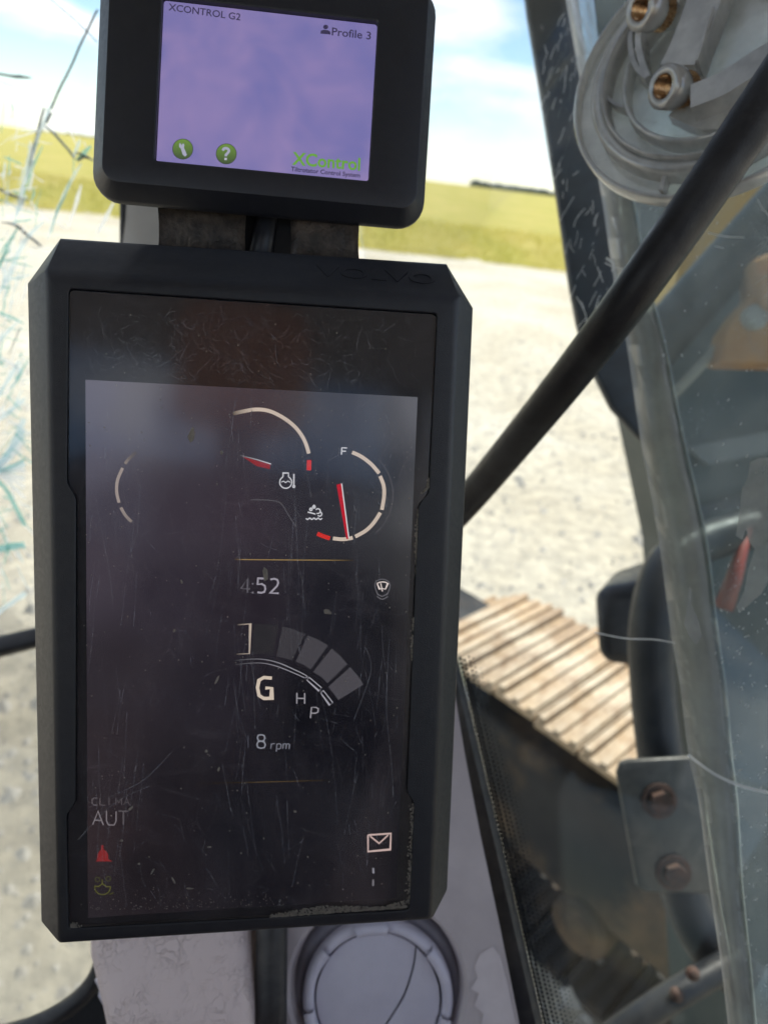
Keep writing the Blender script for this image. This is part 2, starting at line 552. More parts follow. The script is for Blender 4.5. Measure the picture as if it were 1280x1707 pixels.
for j in range(NYF + 1):
    s = (j / NYF) ** 3.2
    for i in range(NXF + 1):
        fx = -1 + 2 * i / NXF
        y = 28.0 + 650 * s
        x = fx * (24 + 0.9 * (y - 28))
        y += EDGE(x) - 28.6 if s < 0.05 else 0
        fv.append((x, y, fz(x, y)))
for j in range(NYF):
    for i in range(NXF):
        a = j * (NXF + 1) + i
        ff.append((a, a + 1, a + NXF + 2, a + NXF + 1))
kind(mesh_obj('crop_field', fv, ff, M['field'], None, True), 'structure')
# standing stalks along the near part of the field
sv, sf = [], []
for k in range(26000):
    d = 12 * rnd.random() ** 2
    x = rnd.uniform(-24, 26)
    y = EDGE(x) + d
    z = fz(x, y) - 0.05
    h = rnd.uniform(0.12, 0.4) * (0.45 + min(1, d / 5) * 0.55)
    a = rnd.uniform(0, 3.14)
    dx, dy = math.cos(a) * 0.03, math.sin(a) * 0.03
    lx, ly = rnd.uniform(-.12, .12), rnd.uniform(-.12, .12)
    b = len(sv)
    sv += [(x - dx, y - dy, z), (x + dx, y + dy, z), (x + lx, y + ly, z + h)]
    sf.append((b, b + 1, b + 2))
st = tag(mesh_obj('crop_stalks', sv, sf, M['field']), 'yellow green standing crop along the edge of the gravel yard', 'crop')
kind(st, 'stuff')
# loose stones on the yard near the machine
stv, stf = [], []
for k in range(9000):
    d = rnd.uniform(1.2, 14)
    a = rnd.uniform(-0.85, 0.75)
    x, y = math.sin(a) * d, math.cos(a) * d
    r = rnd.uniform(0.008, 0.022) * (1 + (rnd.random() ** 8) * 2.2)
    z = gz(x, y) + r * 0.15
    b = len(stv)
    q = rnd.uniform(0, 6.28)
    for i in range(5):
        rr = r * rnd.uniform(0.8, 1.25)
        stv.append((x + rr * math.cos(q + i * 1.2566), y + rr * math.sin(q + i * 1.2566), z - r * 0.3))
    stv.append((x + rnd.uniform(-.3, .3) * r, y + rnd.uniform(-.3, .3) * r, z + r * rnd.uniform(0.4, 0.8)))
    stf += [(b + i, b + (i + 1) % 5, b + 5) for i in range(5)]
M['stone'] = plain('pale_stone', (0.42, 0.40, 0.36), (0.30, 0.28, 0.25), 0.9, 8)
kind(tag(mesh_obj('loose_gravel', stv, stf, M['stone']), 'loose pale stones scattered over the gravel yard', 'gravel'), 'stuff')
# far wood on the horizon
M['wood'] = plain('far_wood_hazed', (0.10, 0.135, 0.125), (0.075, 0.105, 0.10), 0.9, 0.2)  # leaf colour lightened and blued to carry the distance haze
wv, wf = [], []
for k in range(2600):
    x = rnd.uniform(38, 260) if k % 9 else rnd.uniform(-330, -240)
    y = 660 + rnd.uniform(-15, 15) + (30 if x < 0 else 0)
    top = (4.6 + 2.0 * noise.noise(Vector((x * 0.02, 5, 0))) + 2 * noise.noise(Vector((x * 0.09, 1, 0)))) * (1 if x > 0 else 0.6)
    zc = 1.5 + rnd.random() * max(1.0, top)
    c = Vector((x, y, zc))
    for q in range(3):
        b = len(wv)
        e1 = Vector((rnd.uniform(-1, 1), rnd.uniform(-1, 1), rnd.uniform(-1, 1))) * 1.9
        e2 = Vector((rnd.uniform(-1, 1), rnd.uniform(-1, 1), rnd.uniform(-1, 1))) * 1.9
        wv += [c + e1, c + e2, c - e1 * 0.6 - e2 * 0.4]
        wf.append((b, b + 1, b + 2))
kind(tag(mesh_obj('far_wood', wv, wf, M['wood']), 'dark line of distant woodland beyond the crop field', 'woodland'), 'stuff')

# ------------------------------------------------------------------ cab shell (mostly round and behind the camera)
cab = thing('excavator_cab', 'excavator cab interior trim and pillar around the machine display', 'vehicle cab', (0, 0, 1.15))
RX0, RX1, RY0, RY1 = -0.70, 0.12, 0.35, 0.86       # unseen roof opening added to brighten the display top and cab
wbox('roof', (-1.15, -1.0, 2.98), (0.55, RY0, 3.06), M['roof'], cab)
wbox('roof_front', (-1.15, RY1, 2.98), (0.55, 0.99, 3.06), M['roof'], cab)  # unseen roof edge, its overhang sized to shade the displays
wbox('roof_rail', (-1.15, RY0 + 0.001, 2.981), (RX0, RY1 - 0.001, 3.059), M['roof'], cab)
wbox('roof_rail', (RX1, RY0 + 0.001, 2.981), (0.55, RY1 - 0.001, 3.059), M['roof'], cab)
wbox('added_hatch', (RX0 + 0.002, RY0 + 0.002, 3.02), (RX1 - 0.002, RY1 - 0.002, 3.026), M['hatch'], cab, 0)
wbox('floor_panel', (-1.10, -1.0, 1.13), (0.50, 0.30, 1.18), M['floor'], cab)
wbox('rear_panel', (-1.10, -1.05, 1.18), (0.50, -1.0, 2.05), M['cabtrim'], cab)
wbox('rear_post', (-1.12, -1.05, 2.05), (-1.00, -0.95, 2.98), M['cabtrim'], cab)
wbox('rear_post', (0.42, -1.05, 2.05), (0.52, -0.95, 2.98), M['cabtrim'], cab)
wbox('side_panel', (0.50, -1.0, 1.18), (0.54, 0.10, 2.25), M['cabtrim'], cab)
wbox('door_panel', (-1.15, -1.0, 1.18), (-1.11, 0.55, 1.85), M['cabtrim'], cab)
wbox('door_post', (-1.15, -0.35, 1.85), (-1.09, -0.25, 2.98), M['cabtrim'], cab)
seat = thing('added_seat', 'added unseen mauve seat with tan headrest for reflections in the display', 'seat', (0.0, -0.45, 1.18))  # unseen seat added for its dark and warm reflections in the screen
M['seat'] = plain('dark_mauve_fabric', (0.10, 0.075, 0.085), (0.07, 0.055, 0.062), 0.8, 40, bump=0.5, bscale=500)
M['tan'] = plain('tan_for_reflection', (0.85, 0.36, 0.18), (0.78, 0.31, 0.15), 0.5, 30)  # bright tan chosen for a warm reflection in the cover glass
wbox('backrest', (-0.24, -0.56, 1.62), (0.26, -0.42, 2.60), M['seat'], seat, 0.05)
wbox('headrest', (-0.09, -0.53, 2.66), (0.11, -0.42, 2.86), M['tan'], seat, 0.04)  # placed where the viewer's head would reflect
wbox('headrest_stem', (-0.02, -0.49, 2.58), (0.04, -0.47, 2.68), M['black'], seat, 0.004)
wbox('cushion', (-0.25, -0.50, 1.50), (0.27, -0.02, 1.64), M['seat'], seat, 0.05)
wbox('pedestal', (-0.15, -0.45, 1.18), (0.17, -0.10, 1.51), M['black'], seat, 0.02)
# front right pillar: loft of rounded sections from behind the vent up to the roof
def loft(secs, seg=20, power=3.0):
    bm = bmesh.new()
    rings = []
    for c, ex, ez, hx, hz in secs:
        ring = []
        for k in range(seg):
            a = 2 * math.pi * k / seg
            ca, sa = math.cos(a), math.sin(a)
            ring.append(bm.verts.new(c + ex * hx * math.copysign(abs(ca) ** (2 / power), ca) + ez * hz * math.copysign(abs(sa) ** (2 / power), sa)))
        rings.append(ring)
    for a, b in zip(rings, rings[1:]):
        for k in range(seg):
            bm.faces.new((a[k], a[(k + 1) % seg], b[(k + 1) % seg], b[k]))
    bm.faces.new(rings[0])
    bm.faces.new(rings[-1])
    return bm
secs = []
for px, py, d, wpx in ((400, -420, 0.66, 320), (390, 100, 0.65, 340), (380, 385, 0.64, 350), (370, 800, 0.60, 330), (360, 1200, 0.56, 320), (350, 1500, 0.53, 300)):
    secs.append((P(px, py, d), R, F, wpx * d / FPX / 2, 0.035))
fin(loft(secs), 'front_pillar', M['pillar'], cab, autosmooth=0.8)
# black rubber edge on the pillar's outer side
fin(tube([P(207, y, 0.60 + 0.02) for y in (-300, 0, 200, 385, 600, 900)], 0.0035, seg=10), 'pillar_seal', M['rubber'], cab, smooth=True)
# leather-grained cover at the pillar foot
def leather_material():
    m, t, o = mat('grained_mauve_cover')
    b = N(t, 'BsdfPrincipled', Roughness=0.55)
    v = coords(t)
    nd = N(t, 'TexNoise', Scale=70.0, Detail=3.0)
    t.links.new(v, nd.inputs['Vector'])
    mxv = N(t, 'MixRGB')
    mxv.inputs[0].default_value = 0.03
    t.links.new(v, mxv.inputs[1])
    t.links.new(nd.outputs['Color'], mxv.inputs[2])
    vo = N(t, 'TexVoronoi', Scale=150.0, feature='DISTANCE_TO_EDGE')
    t.links.new(mxv.outputs[0], vo.inputs['Vector'])
    crease = ramp(t, vo.outputs['Distance'], 0.0, 0.10)
    msk = ramp(t, nse(t, v, 45, 4, 0.6), 0.40, 0.58)
    h = mathn(t, 'MAXIMUM', crease, mathn(t, 'SUBTRACT', 1.0, msk))
    c = ramp(t, h, 0.0, 0.6, (0.56, 0.46, 0.435, 1), (0.70, 0.58, 0.55, 1))
    t.links.new(c, b.inputs['Base Color'])
    bp = N(t, 'Bump', Strength=0.6, Distance=0.0012)
    t.links.new(h, bp.inputs['Height'])
    t.links.new(bp.outputs[0], b.inputs['Normal'])
    t.links.new(b.outputs[0], o.inputs[0])
    return m
M['leather'] = leather_material()
cs = []
for px, py, d, wpx in ((292, 1420, 0.50, 255), (298, 1560, 0.485, 262), (310, 1640, 0.475, 246), (318, 1720, 0.465, 228), (330, 1830, 0.455, 215)):
    cs.append((P(px, py, d), R, F, wpx * d / FPX / 2, 0.03))
fin(loft(cs, 28, 4.5), 'grained_cover', M['leather'], cab, autosmooth=0.8)
# dark groove between cover and vent panel
gp = [P(x, y, 0.475 - (y - 1500) * 0.00006) for x, y in ((455, 1450), (453, 1560), (452, 1640), (450, 1760))]
fin(tube(gp, 0.0105, seg=14), 'groove_seal', M['rubber'], cab, smooth=True)
# side console panel that carries the round vent
VP = Plane(P(640, 1640, 0.475), R, (-U * 1.0 + F * -0.10))
def vpoly(pts, lift=0.0):
    return [VP.at(x, y, lift) for x, y in pts]
HX, HY, HR = 628, 1650, 152        # recess
outline = [(470, 1380), (600, 1120), (752, 1120), (775, 1260), (800, 1390), (832, 1540), (862, 1690), (890, 1830), (465, 1830)]
hole = [(HX + HR * math.cos(a * math.pi / 24), HY + HR * 1.03 * math.sin(a * math.pi / 24)) for a in range(48)]
bm = bmesh.new()
o1 = [bm.verts.new(p) for p in vpoly(outline)]
h1 = [bm.verts.new(p) for p in vpoly(hole)]
es = [bm.edges.new((o1[i], o1[(i + 1) % len(o1)])) for i in range(len(o1))] + [bm.edges.new((h1[i], h1[(i + 1) % 48])) for i in range(48)]
bmesh.ops.triangle_fill(bm, edges=es, use_beauty=True)
hb = [bm.verts.new(v.co - VP.n * 0.002 + (VP.at(HX, HY) - v.co) * 0.04) for v in h1]
hc = [bm.verts.new(v.co - VP.n * 0.016 + (VP.at(HX, HY) - v.co) * 0.10) for v in h1]
for i in range(48):
    j = (i + 1) % 48
    bm.faces.new((h1[i], h1[j], hb[j], hb[i]))
    bm.faces.new((hb[i], hb[j], hc[j], hc[i]))
ob = [bm.verts.new(v.co - VP.n * 0.03) for v in o1]
for i in range(len(o1)):
    j = (i + 1) % len(o1)
    bm.faces.new((o1[j], o1[i], ob[i], ob[j]))
con = fin(bm, 'console_panel', M['panel'], cab, autosmooth=0.5)
# worn bare patch near the panel's outer edge
pv = [(800, 1590), (820, 1578), (834, 1592), (846, 1640), (858, 1700), (862, 1712), (800, 1712), (806, 1690), (790, 1676), (798, 1656), (784, 1648), (796, 1630), (790, 1612)]
vs = vpoly(pv, 0.0006)
mesh_obj('worn_patch', vs, [tuple(range(len(vs)))], M['chip'], cab)
# lower left: curved rubber window seal and dark corner
sp = spline([(178, 1520), (176, 1585), (158, 1635), (120, 1675), (60, 1708), (-30, 1735), (-300, 1790), (-800, 1850)], 6)
fin(tube([P(x, y, 0.56) for x, y in sp], 0.007, seg=12), 'window_seal', M['rubber'], cab, smooth=True)
pts = [P(x, y, 0.60) for x, y in ((180, 1600), (165, 1640), (125, 1682), (70, 1712), (-30, 1740), (-300, 1795), (-800, 1855), (-800, 1960), (330, 1960), (330, 1560), (200, 1560))]
fin(prism(pts, F * 0.02), 'corner_panel', M['black'], cab)
fin(tube([P(x, y, 0.50) for x, y in spline([(168, 1628), (178, 1650), (192, 1680), (200, 1730)], 5)], [0.004] * 5 + [0.006] * 6 + [0.005] * 5, seg=12), 'clip', M['vent'], cab, smooth=True)

# ------------------------------------------------------------------ round air vent
vent = thing('air_vent', 'round violet grey air vent below the large display', 'air vent', VP.at(HX, HY, -0.014))
vc = VP.at(HX + 2, HY + 2, -0.014)
k2 = 0.475 / FPX
def pxr(p):
    return p * k2
bm = bmesh.new()
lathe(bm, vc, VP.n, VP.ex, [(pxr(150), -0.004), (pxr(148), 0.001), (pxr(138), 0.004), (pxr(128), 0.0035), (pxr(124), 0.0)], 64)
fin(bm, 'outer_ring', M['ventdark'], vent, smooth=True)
bm = bmesh.new()
lathe(bm, vc, VP.n, VP.ex, [(pxr(127), -0.002), (pxr(126), 0.009), (pxr(121), 0.012), (pxr(113), 0.0125), (pxr(108), 0.010), (pxr(106), 0.002)], 64)
fin(bm, 'bezel_ring', M['vent'], vent, smooth=True)
for a in (200, 250, 335, 30, 95, 150):
    bm = bmesh.new()
    lathe(bm, vc, VP.n, VP.ex, [(pxr(125), 0.008), (pxr(124), 0.0155), (pxr(116), 0.0165), (pxr(109), 0.0155), (pxr(107), 0.009)], 8, rad(a - 13), rad(a + 13))
    fin(bm, 'grip_tab', M['vent'], vent, smooth=True)
# two flaps that meet along a curved seam
def flap(sign, name):
    bm = bmesh.new()
    R0 = pxr(104)
    seam = [(x + sign * 0.012, y + sign * 0.006) for x, y in spline([(.62, -.785), (.58, -.5), (.45, -.1), (.28, .19), (.03, .52), (-.42, .907)], 4)]
    a0, a1 = math.atan2(-0.785, 0.62 + sign * .012), math.atan2(0.907, -0.42 + sign * .012)
    arc = []
    if sign > 0:
        for i in range(17):
            a = a0 + (a1 - a0) * i / 16
            arc.append((math.cos(a), math.sin(a)))
        poly = arc + [s for s in reversed(seam[1:-1])]
    else:
        for i in range(29):
            a = a1 + (a0 + 2 * math.pi - a1) * i / 28
            arc.append((math.cos(a), math.sin(a)))
        poly = arc + seam[1:-1]
    p3 = [vc + VP.ex * (R0 * x) + VP.ey * (R0 * y) + VP.n * (0.0085 + (0.0012 * x if sign > 0 else 0)) for x, y in poly]
    prism(p3, -VP.n * 0.003, bm)
    bevel(bm, 0.0006, 2, 0.6)
    return fin(bm, name, M['vent'], vent, autosmooth=0.6)
bm = bmesh.new()
lathe(bm, vc, VP.n, VP.ex, [(pxr(107), 0.003), (0.0001, 0.003)], 40)
fin(bm, 'seam_backing', M['black'], vent)  # black disc added behind the flaps to keep the seam dark
flap(1, 'flap')
flap(-1, 'flap')

# ------------------------------------------------------------------ windscreen with its cracks
WP = Plane(Vector((-0.5, 0.80, 2.3)), X, Vector((0, 0.0, -1)))
ws = thing('windscreen', 'shattered windscreen pane with long cracks left of the displays', 'window', (-0.6, 0.80, 1.2))
bm = bmesh.new()
box(bm, Vector((-0.665, 0.806, 1.93)), X, Y, Z, 0.465, 0.003, 1.03)
fin(bm, 'pane', M['windscreen'], ws)
def crack(pts, wd, mk, taper=True, off=0.0):
    s = spline(pts, 4) if len(pts) > 2 else pts
    n = len(s)
    jit = [(x + rnd.uniform(-.5, .5), y + rnd.uniform(-.5, .5)) for x, y in s]
    ws_ = [wd * (0.35 + 0.65 * math.sin(math.pi * min(1, max(0.04, (i + .5) / n)))) * rnd.uniform(0.75, 1.2) if taper else wd * rnd.uniform(.85, 1.15) for i in range(n)]
    v, f = [], []
    ribbon(WP, jit, wd, 0.0005 + off, v, f, thick=0.004 if mk == 'crackdark' else 0.0, widths=ws_)
    mesh_obj('crack', v, f, M[mk], ws)
WH, BL, TE, DK = 'crackwhite', 'crackblue', 'crackteal', 'crackdark'
CR = [
 ([(70, -12), (100, 12), (130, 38), (162, 70)], 1.2, DK), ([(162, 15), (140, 60), (115, 115), (95, 155), (84, 182)], 1.1, DK),
 ([(-20, 120), (25, 127), (50, 129)], 4.0, DK), ([(-10, 133), (35, 150), (72, 178), (86, 188), (105, 205), (120, 225), (130, 245)], 3.4, WH),
 ([(87, 170), (75, 200), (60, 240), (48, 280), (38, 310), (30, 345), (24, 378)], 6.5, BL), ([(80, 186), (68, 222), (54, 262), (44, 300), (34, 335)], 3.0, WH),
 ([(72, 180), (64, 212), (57, 240), (50, 278)], 1.4, DK), ([(72, 243), (60, 268), (51, 290), (40, 325)], 4.5, TE),
 ([(74, 209), (98, 232), (124, 264)], 1.9, DK), ([(84, 188), (76, 205)], 2.0, DK),
 ([(152, 243), (140, 256), (128, 268)], 7, TE), ([(148, 262), (138, 258), (126, 254)], 3, DK), ([(156, 268), (140, 262), (130, 268)], 3, DK),
 ([(134, 232), (128, 250), (124, 262)], 6, BL), ([(140, 236), (146, 248)], 2, WH), ([(124, 262), (122, 290)], 2, TE),
 ([(136, 272), (122, 296), (106, 328), (92, 362), (80, 398)], 6, BL), ([(118, 300), (108, 328), (97, 350), (90, 372), (86, 390)], 3.4, TE),
 ([(136, 308), (127, 342), (114, 380)], 6, WH), ([(190, 338), (176, 364), (163, 390)], 7, WH),
 ([(-12, 309), (10, 322), (28, 329), (48, 333)], 3.0, DK), ([(50, 335), (64, 350), (80, 362), (100, 374), (112, 382)], 3.4, WH),
 ([(45, 325), (36, 342), (28, 360)], 5, BL), ([(2, 370), (24, 375), (45, 392), (68, 411)], 2.6, DK),
 ([(74, 368), (48, 394), (30, 424), (10, 470), (-6, 496)], 8, BL), ([(32, 378), (18, 402), (8, 425), (-4, 450)], 6, TE),
 ([(26, 395), (12, 405), (-4, 430)], 3, TE), ([(20, 415), (6, 428), (2, 446)], 4, TE), ([(24, 422), (12, 440), (-4, 462)], 4, WH),
 ([(0, 400), (12, 420), (16, 440)], 2.2, WH), ([(40, 432), (46, 442)], 3.5, WH), ([(-8, 440), (8, 452), (4, 480)], 5, BL),
 ([(-10, 518), (18, 528), (40, 539)], 5, TE), ([(-10, 521), (18, 532), (40, 542)], 2.2, WH), ([(30, 537), (14, 553), (-8, 574)], 5, BL), ([(36, 545), (26, 566), (16, 590)], 4, 'divider'),
 ([(-10, 594), (18, 605), (40, 624)], 7, WH), ([(34, 600), (16, 630), (-8, 668)], 8, BL), ([(42, 664), (20, 684), (-8, 704)], 8, BL), ([(10, 686), (-8, 690)], 6, WH),
 ([(-8, 600), (4, 606)], 4, TE),
]
for pts, wd, mk in CR:
    crack(pts, wd, mk)
for k, (ye, wd, mk) in enumerate(((698, 9, BL), (716, 9, BL), (734, 7, WH), (766, 4, TE), (772, 10, BL), (783, 8, WH), (799, 9, WH), (812, 6, WH), (830, 5, WH), (876, 8, TE))):
    crack([(-30, 790 + (ye - 790) * -0.05), (8, 788 + (ye - 788) * 0.28), (42, ye)], wd, mk, False, 0.0002 * k)
crack([(-10, 917), (20, 911), (42, 908)], 12, TE, False)
crack([(-10, 916), (20, 912), (42, 909)], 5, BL, False, 0.001)
crack([(-10, 1026), (20, 1005), (44, 988)], 8, BL, False)
for k in range(16):
    x, y = rnd.uniform(2, 36), rnd.uniform(380, 720)
    a = rnd.uniform(-0.3, 1.2)
    l = rnd.uniform(6, 20)
    crack([(x, y), (x - math.cos(a + .6) * l * .5, y + math.sin(a + .6) * l * .5), (x - math.cos(a) * l, y + math.sin(a) * l)], rnd.uniform(1, 3.4), rnd.choice((WH, BL, TE, WH)), True, 0.0006)
for k in range(190):
    y = rnd.uniform(190, 1000)
    x = rnd.uniform(-6, 60 - max(0, y - 380) * 0.1)
    if y > 420:
        x = rnd.uniform(-6, 36)
    cxr, cyr = -40, 790                      # impact beyond the frame
    if rnd.random() < 0.6:
        a = math.atan2(y - cyr, x - cxr) + rnd.gauss(0, .12)
    else:
        a = math.atan2(y - cyr, x - cxr) + 1.57 + rnd.gauss(0, .3)
    l = rnd.uniform(8, 60)
    crack([(x, y), (x + math.cos(a) * l * .5 + rnd.uniform(-2, 2), y + math.sin(a) * l * .5), (x + math.cos(a) * l, y + math.sin(a) * l)], rnd.uniform(0.9, 3.4), rnd.choice((WH, WH, WH, BL, BL, TE, TE)), True, 0.0004 + 0.00001 * k)
for k in range(26):                          # the rest of the star, beyond the frame
    a = rad(95 + k * 6.8 + rnd.uniform(-3, 3))
    l0, l = rnd.uniform(5, 30), rnd.uniform(140, 460)
    pts = [(-40 + math.cos(a) * q, 790 + math.sin(a) * q + rnd.uniform(-5, 5)) for q in (l0, l0 + l * .3, l0 + l * .65, l0 + l)]
    crack(pts, rnd.uniform(1.5, 6), rnd.choice((WH, WH, BL, TE)), True, 0.0003 + 0.00001 * k)
# wiper outside the glass
wip = thing('wiper_arm', 'black wiper arm outside the shattered windscreen', 'wiper', P(-40, 1085, 0.93))
fin(tube([P(x, y, 0.93) for x, y in ((-260, 1140), (-120, 1102), (-20, 1081), (60, 1062), (180, 1030), (300, 1000))], [0.013] * 6, seg=14, flat=0.7), 'arm', M['bar'], wip, smooth=True)
fin(tube([P(x, y, 0.945) for x, y in ((-260, 1156), (-20, 1096), (60, 1076), (300, 1014))], 0.004, seg=8), 'blade', M['rubber'], wip, smooth=True)

# ------------------------------------------------------------------ right side window
pa, pb, pc = P(700, -50, 0.78), P(800, 1300, 0.56), P(1400, 700, 0.46)
SP = Plane((pa + pb + pc) / 3, (pc - pb), (pb - pa))
sw = thing('side_window', 'right side window with dotted black print border and dusty glass', 'window', SP.at(850, 1400))
pane = [(520, -520), (930, -520), (1085, 500), (1235, 1850), (940, 1850), (905, 1725), (830, 1390), (762, 1095), (640, 600), (600, 400)]
fin(prism([SP.at(x, y) for x, y in pane], -SP.n * 0.005), 'pane', M['sideglass'], sw)
edge = [(748, 1090), (762, 1095), (832, 1390), (909, 1725), (945, 1860), (890, 1860), (853, 1700), (800, 1450), (750, 1230)]
fin(prism([SP.at(x, y, 0.001) for x, y in edge], SP.n * 0.010), 'seal', M['rubber'], sw)
# dotted print: rows of small round dots that shrink away from the edge
dv, df = [], []
for i in range(84):
    s = i / 84
    ex_, ey_ = 764 + (912 - 764) * s, 1098 + (1735 - 1098) * s
    for j in range(8):
        lim = 3.6 + 4.5 * math.sin(min(1, s * 1.6) * 1.57)
        if j > lim:
            continue
        x = ex_ + 3 + j * 7.2
        y = ey_ + (3.8 if j % 2 else 0) - j * 1.5
        r = 3.5 * (1 - j / (lim + 1.6))
        c = SP.at(x, y, 0.0006)
        kk = (c - CAM).dot(F) / FPX
        b = len(dv)
        for q in range(8):
            a = q * math.pi / 4
            dv.append(c + (SP.ex * math.cos(a) + SP.ey * math.sin(a)) * r * kk)
        df.append(tuple(range(b, b + 8)))
kind(mesh_obj('print_dots', dv, df, M['frit'], sw), 'stuff')
# long clear edge strip of the sliding pane
lft = [(860, -510), (930, -90), (943, 0), (977, 192), (1002, 327), (1022, 464), (1044, 575), (1065, 722), (1090, 857), (1103, 942), (1118, 1060), (1132, 1140), (1146, 1253), (1164, 1340), (1183, 1485), (1204, 1632), (1222, 1800)]
wid = [42, 44, 46, 50, 54, 58, 66, 74, 80, 82, 80, 78, 74, 66, 56, 50, 46]
bm = bmesh.new()
rows = []
for (x, y), wd in zip(spline(lft, 4), [q[0] for q in spline([(k,) for k in wid], 4)]):
    row = []
    for k in range(7):
        s = k / 6
        bulge = 0.012 * math.sin(math.pi * s) ** 0.6
        row.append(bm.verts.new(SP.at(x + wd * s, y - 2 * s, 0.006 + bulge)))
    rows.append(row)
for a, b in zip(rows, rows[1:]):
    for k in range(6):
        bm.faces.new((a[k], a[k + 1], b[k + 1], b[k]))
bmesh.ops.solidify(bm, geom=bm.faces[:], thickness=0.0025)
fin(bm, 'edge_strip', M['divider'], sw, smooth=True)
hz = [(925, -520), (1450, -520), (1450, 1850), (1250, 1850), (1222, 1632), (1195, 1485), (1160, 1250), (1130, 1040), (1105, 860), (1065, 600), (1030, 330)]
fin(prism([SP.at(x, y, 0.012) for x, y in hz], -SP.n * 0.004), 'sliding_pane', M['hazyglass'], sw)
# dried smear and streaks on the glass
sm = [(1250, 770), (1263, 764), (1290, 762), (1300, 900), (1285, 960), (1268, 990), (1250, 1006), (1232, 1022), (1227, 1012), (1240, 985), (1246, 950), (1258, 915), (1248, 905), (1243, 882), (1236, 900), (1226, 893), (1230, 868), (1233, 840), (1236, 815), (1245, 800)]
fin(prism([SP.at(x, y, 0.0130) for x, y in sm], SP.n * 0.0004), 'smear', M['smear'], sw)
sm = [(1148, 975), (1153, 990), (1152, 1010), (1162, 1030), (1170, 1060), (1160, 1075), (1148, 1060), (1140, 1040), (1146, 1005)]
fin(prism([SP.at(x, y, 0.0205) for x, y in sm], SP.n * 0.0004), 'smear', M['smear'], sw)
v, f = [], []
for pts, wd in (([(990, 1054), (1040, 1064), (1090, 1066), (1125, 1072)], 2.0), ([(1022, 470), (1034, 462), (1046, 452), (1050, 442)], 2.2), ([(1010, 430), (1022, 440), (1020, 452)], 4), ([(1008, 438), (1024, 446), (1040, 448)], 1.6),
                ([(1180, 388), (1206, 394), (1240, 396)], 2.2), ([(1190, 410), (1206, 414)], 2), ([(1262, 332), (1272, 350), (1290, 366)], 2), ([(1146, 1258), (1190, 1290), (1240, 1312), (1300, 1325)], 5)):
    ribbon(SP, spline(pts, 4), wd, 0.0192, v, f)
for k in range(900):
    x, y = rnd.uniform(1040, 1280), rnd.uniform(20, 1700)
    if x < 1045 + y * 0.1 or y < 1000 and rnd.random() < 0.75:
        continue
    a, l = rnd.gauss(1.9, 0.6), rnd.uniform(1, 6)
    ribbon(SP, [(x, y), (x + math.cos(a) * l, y + math.sin(a) * l)], rnd.uniform(0.9, 2.2), 0.0135, v, f)
for k in range(150):
    x = rnd.uniform(890, 1020)
    y = rnd.uniform(0, 560)
    if not (885 + y * 0.15 < x < 945 + y * 0.16):
        continue
    a, l = rnd.gauss(1.75, 0.35), rnd.uniform(4, 34)
    ribbon(SP, spline([(x, y), (x + math.cos(a) * l * .5 + rnd.uniform(-2, 2), y + math.sin(a) * l * .5), (x + math.cos(a) * l, y + math.sin(a) * l)], 3), rnd.uniform(0.5, 1.1), 0.0012, v, f)
kind(mesh_obj('scratch_marks', v, f, M['dustwhite'], sw), 'stuff')

# ------------------------------------------------------------------ black diagonal bar
bar = thing('grab_bar', 'black diagonal bar crossing in front of the side window', 'bar', P(1060, 470, 0.47))
bp_ = spline([(1420, -46, 0.345), (1280, 161, 0.38), (1165, 332, 0.40), (1050, 495, 0.425), (960, 614, 0.47), (870, 726, 0.53), (780, 834, 0.60), (690, 930, 0.66)], 8)
fin(tube([P(*q) for q in bp_], 0.0128, seg=28), 'bar', M['bar'], bar, smooth=True)

# ------------------------------------------------------------------ clear round housing with brass inserts
CP = Plane(P(1180, 110, 0.45), SP.ex, SP.ey)
ch = thing('clear_housing', 'milky clear round plastic housing with brass threaded inserts', 'plastic housing', CP.at(1180, 110))
cc = CP.at(1192, 108)
kc = 0.45 / FPX
# in-plane ellipse radii that match the visible outline
rx_ = (CP.at(1192, 108) - CP.at(985, 108)).length
ry_ = (CP.at(1192, 330) - CP.at(1192, 108)).length
def ell(bm, prof, seg=72):
    rings = []
    for r, h in prof:
        rings.append([bm.verts.new(cc + CP.ex * (rx_ * r * math.cos(2 * math.pi * k / seg)) + CP.ey * (ry_ * r * math.sin(2 * math.pi * k / seg)) + CP.n * h) for k in range(seg)])
    for a, b in zip(rings, rings[1:]):
        for k in range(seg):
            bm.faces.new((a[k], a[(k + 1) % seg], b[(k + 1) % seg], b[k]))
    return rings
bm = bmesh.new()
rg = ell(bm, [(0.001, -0.004), (0.55, -0.004), (0.70, -0.003), (0.985, -0.001), (1.0, -0.002), (1.0, -0.006), (0.6, -0.008), (0.001, -0.008)])
fin(bm, 'base_disc', M['clear'], ch, smooth=False)
for r_, w_, h_ in ((0.985, 0.018, 0.005), (0.80, 0.05, 0.010), (0.745, 0.015, 0.013), (0.60, 0.022, 0.009)):
    bm = bmesh.new()
    rr = ell(bm, [(r_ - w_, -0.0035), (r_ - w_ * 0.9, h_ * 0.8), (r_ - w_ * 0.4, h_), (r_ + w_ * 0.4, h_), (r_ + w_ * 0.9, h_ * 0.8), (r_ + w_, -0.0035)])
    fin(bm, 'ring_rib', M['clearrib'], ch, smooth=True)
def rib(a, b, wpx, h, name='rib'):
    pts = spline(a, 5) if isinstance(a, list) else [a, b]
    v, f = [], []
    ribbon(CP, pts, wpx, h, v, f, thick=h + 0.003)
    mesh_obj(name, v, f, M['clearrib'], ch)
rib([(1150, 160), (1200, 140), (1245, 112), (1310, 72)], None, 44, 0.020)
rib([(1128, 175), (1180, 195), (1240, 190), (1320, 160)], None, 40, 0.006)
rib([(1128, 108), (1150, 60), (1172, 0), (1190, -50)], None, 60, 0.014)
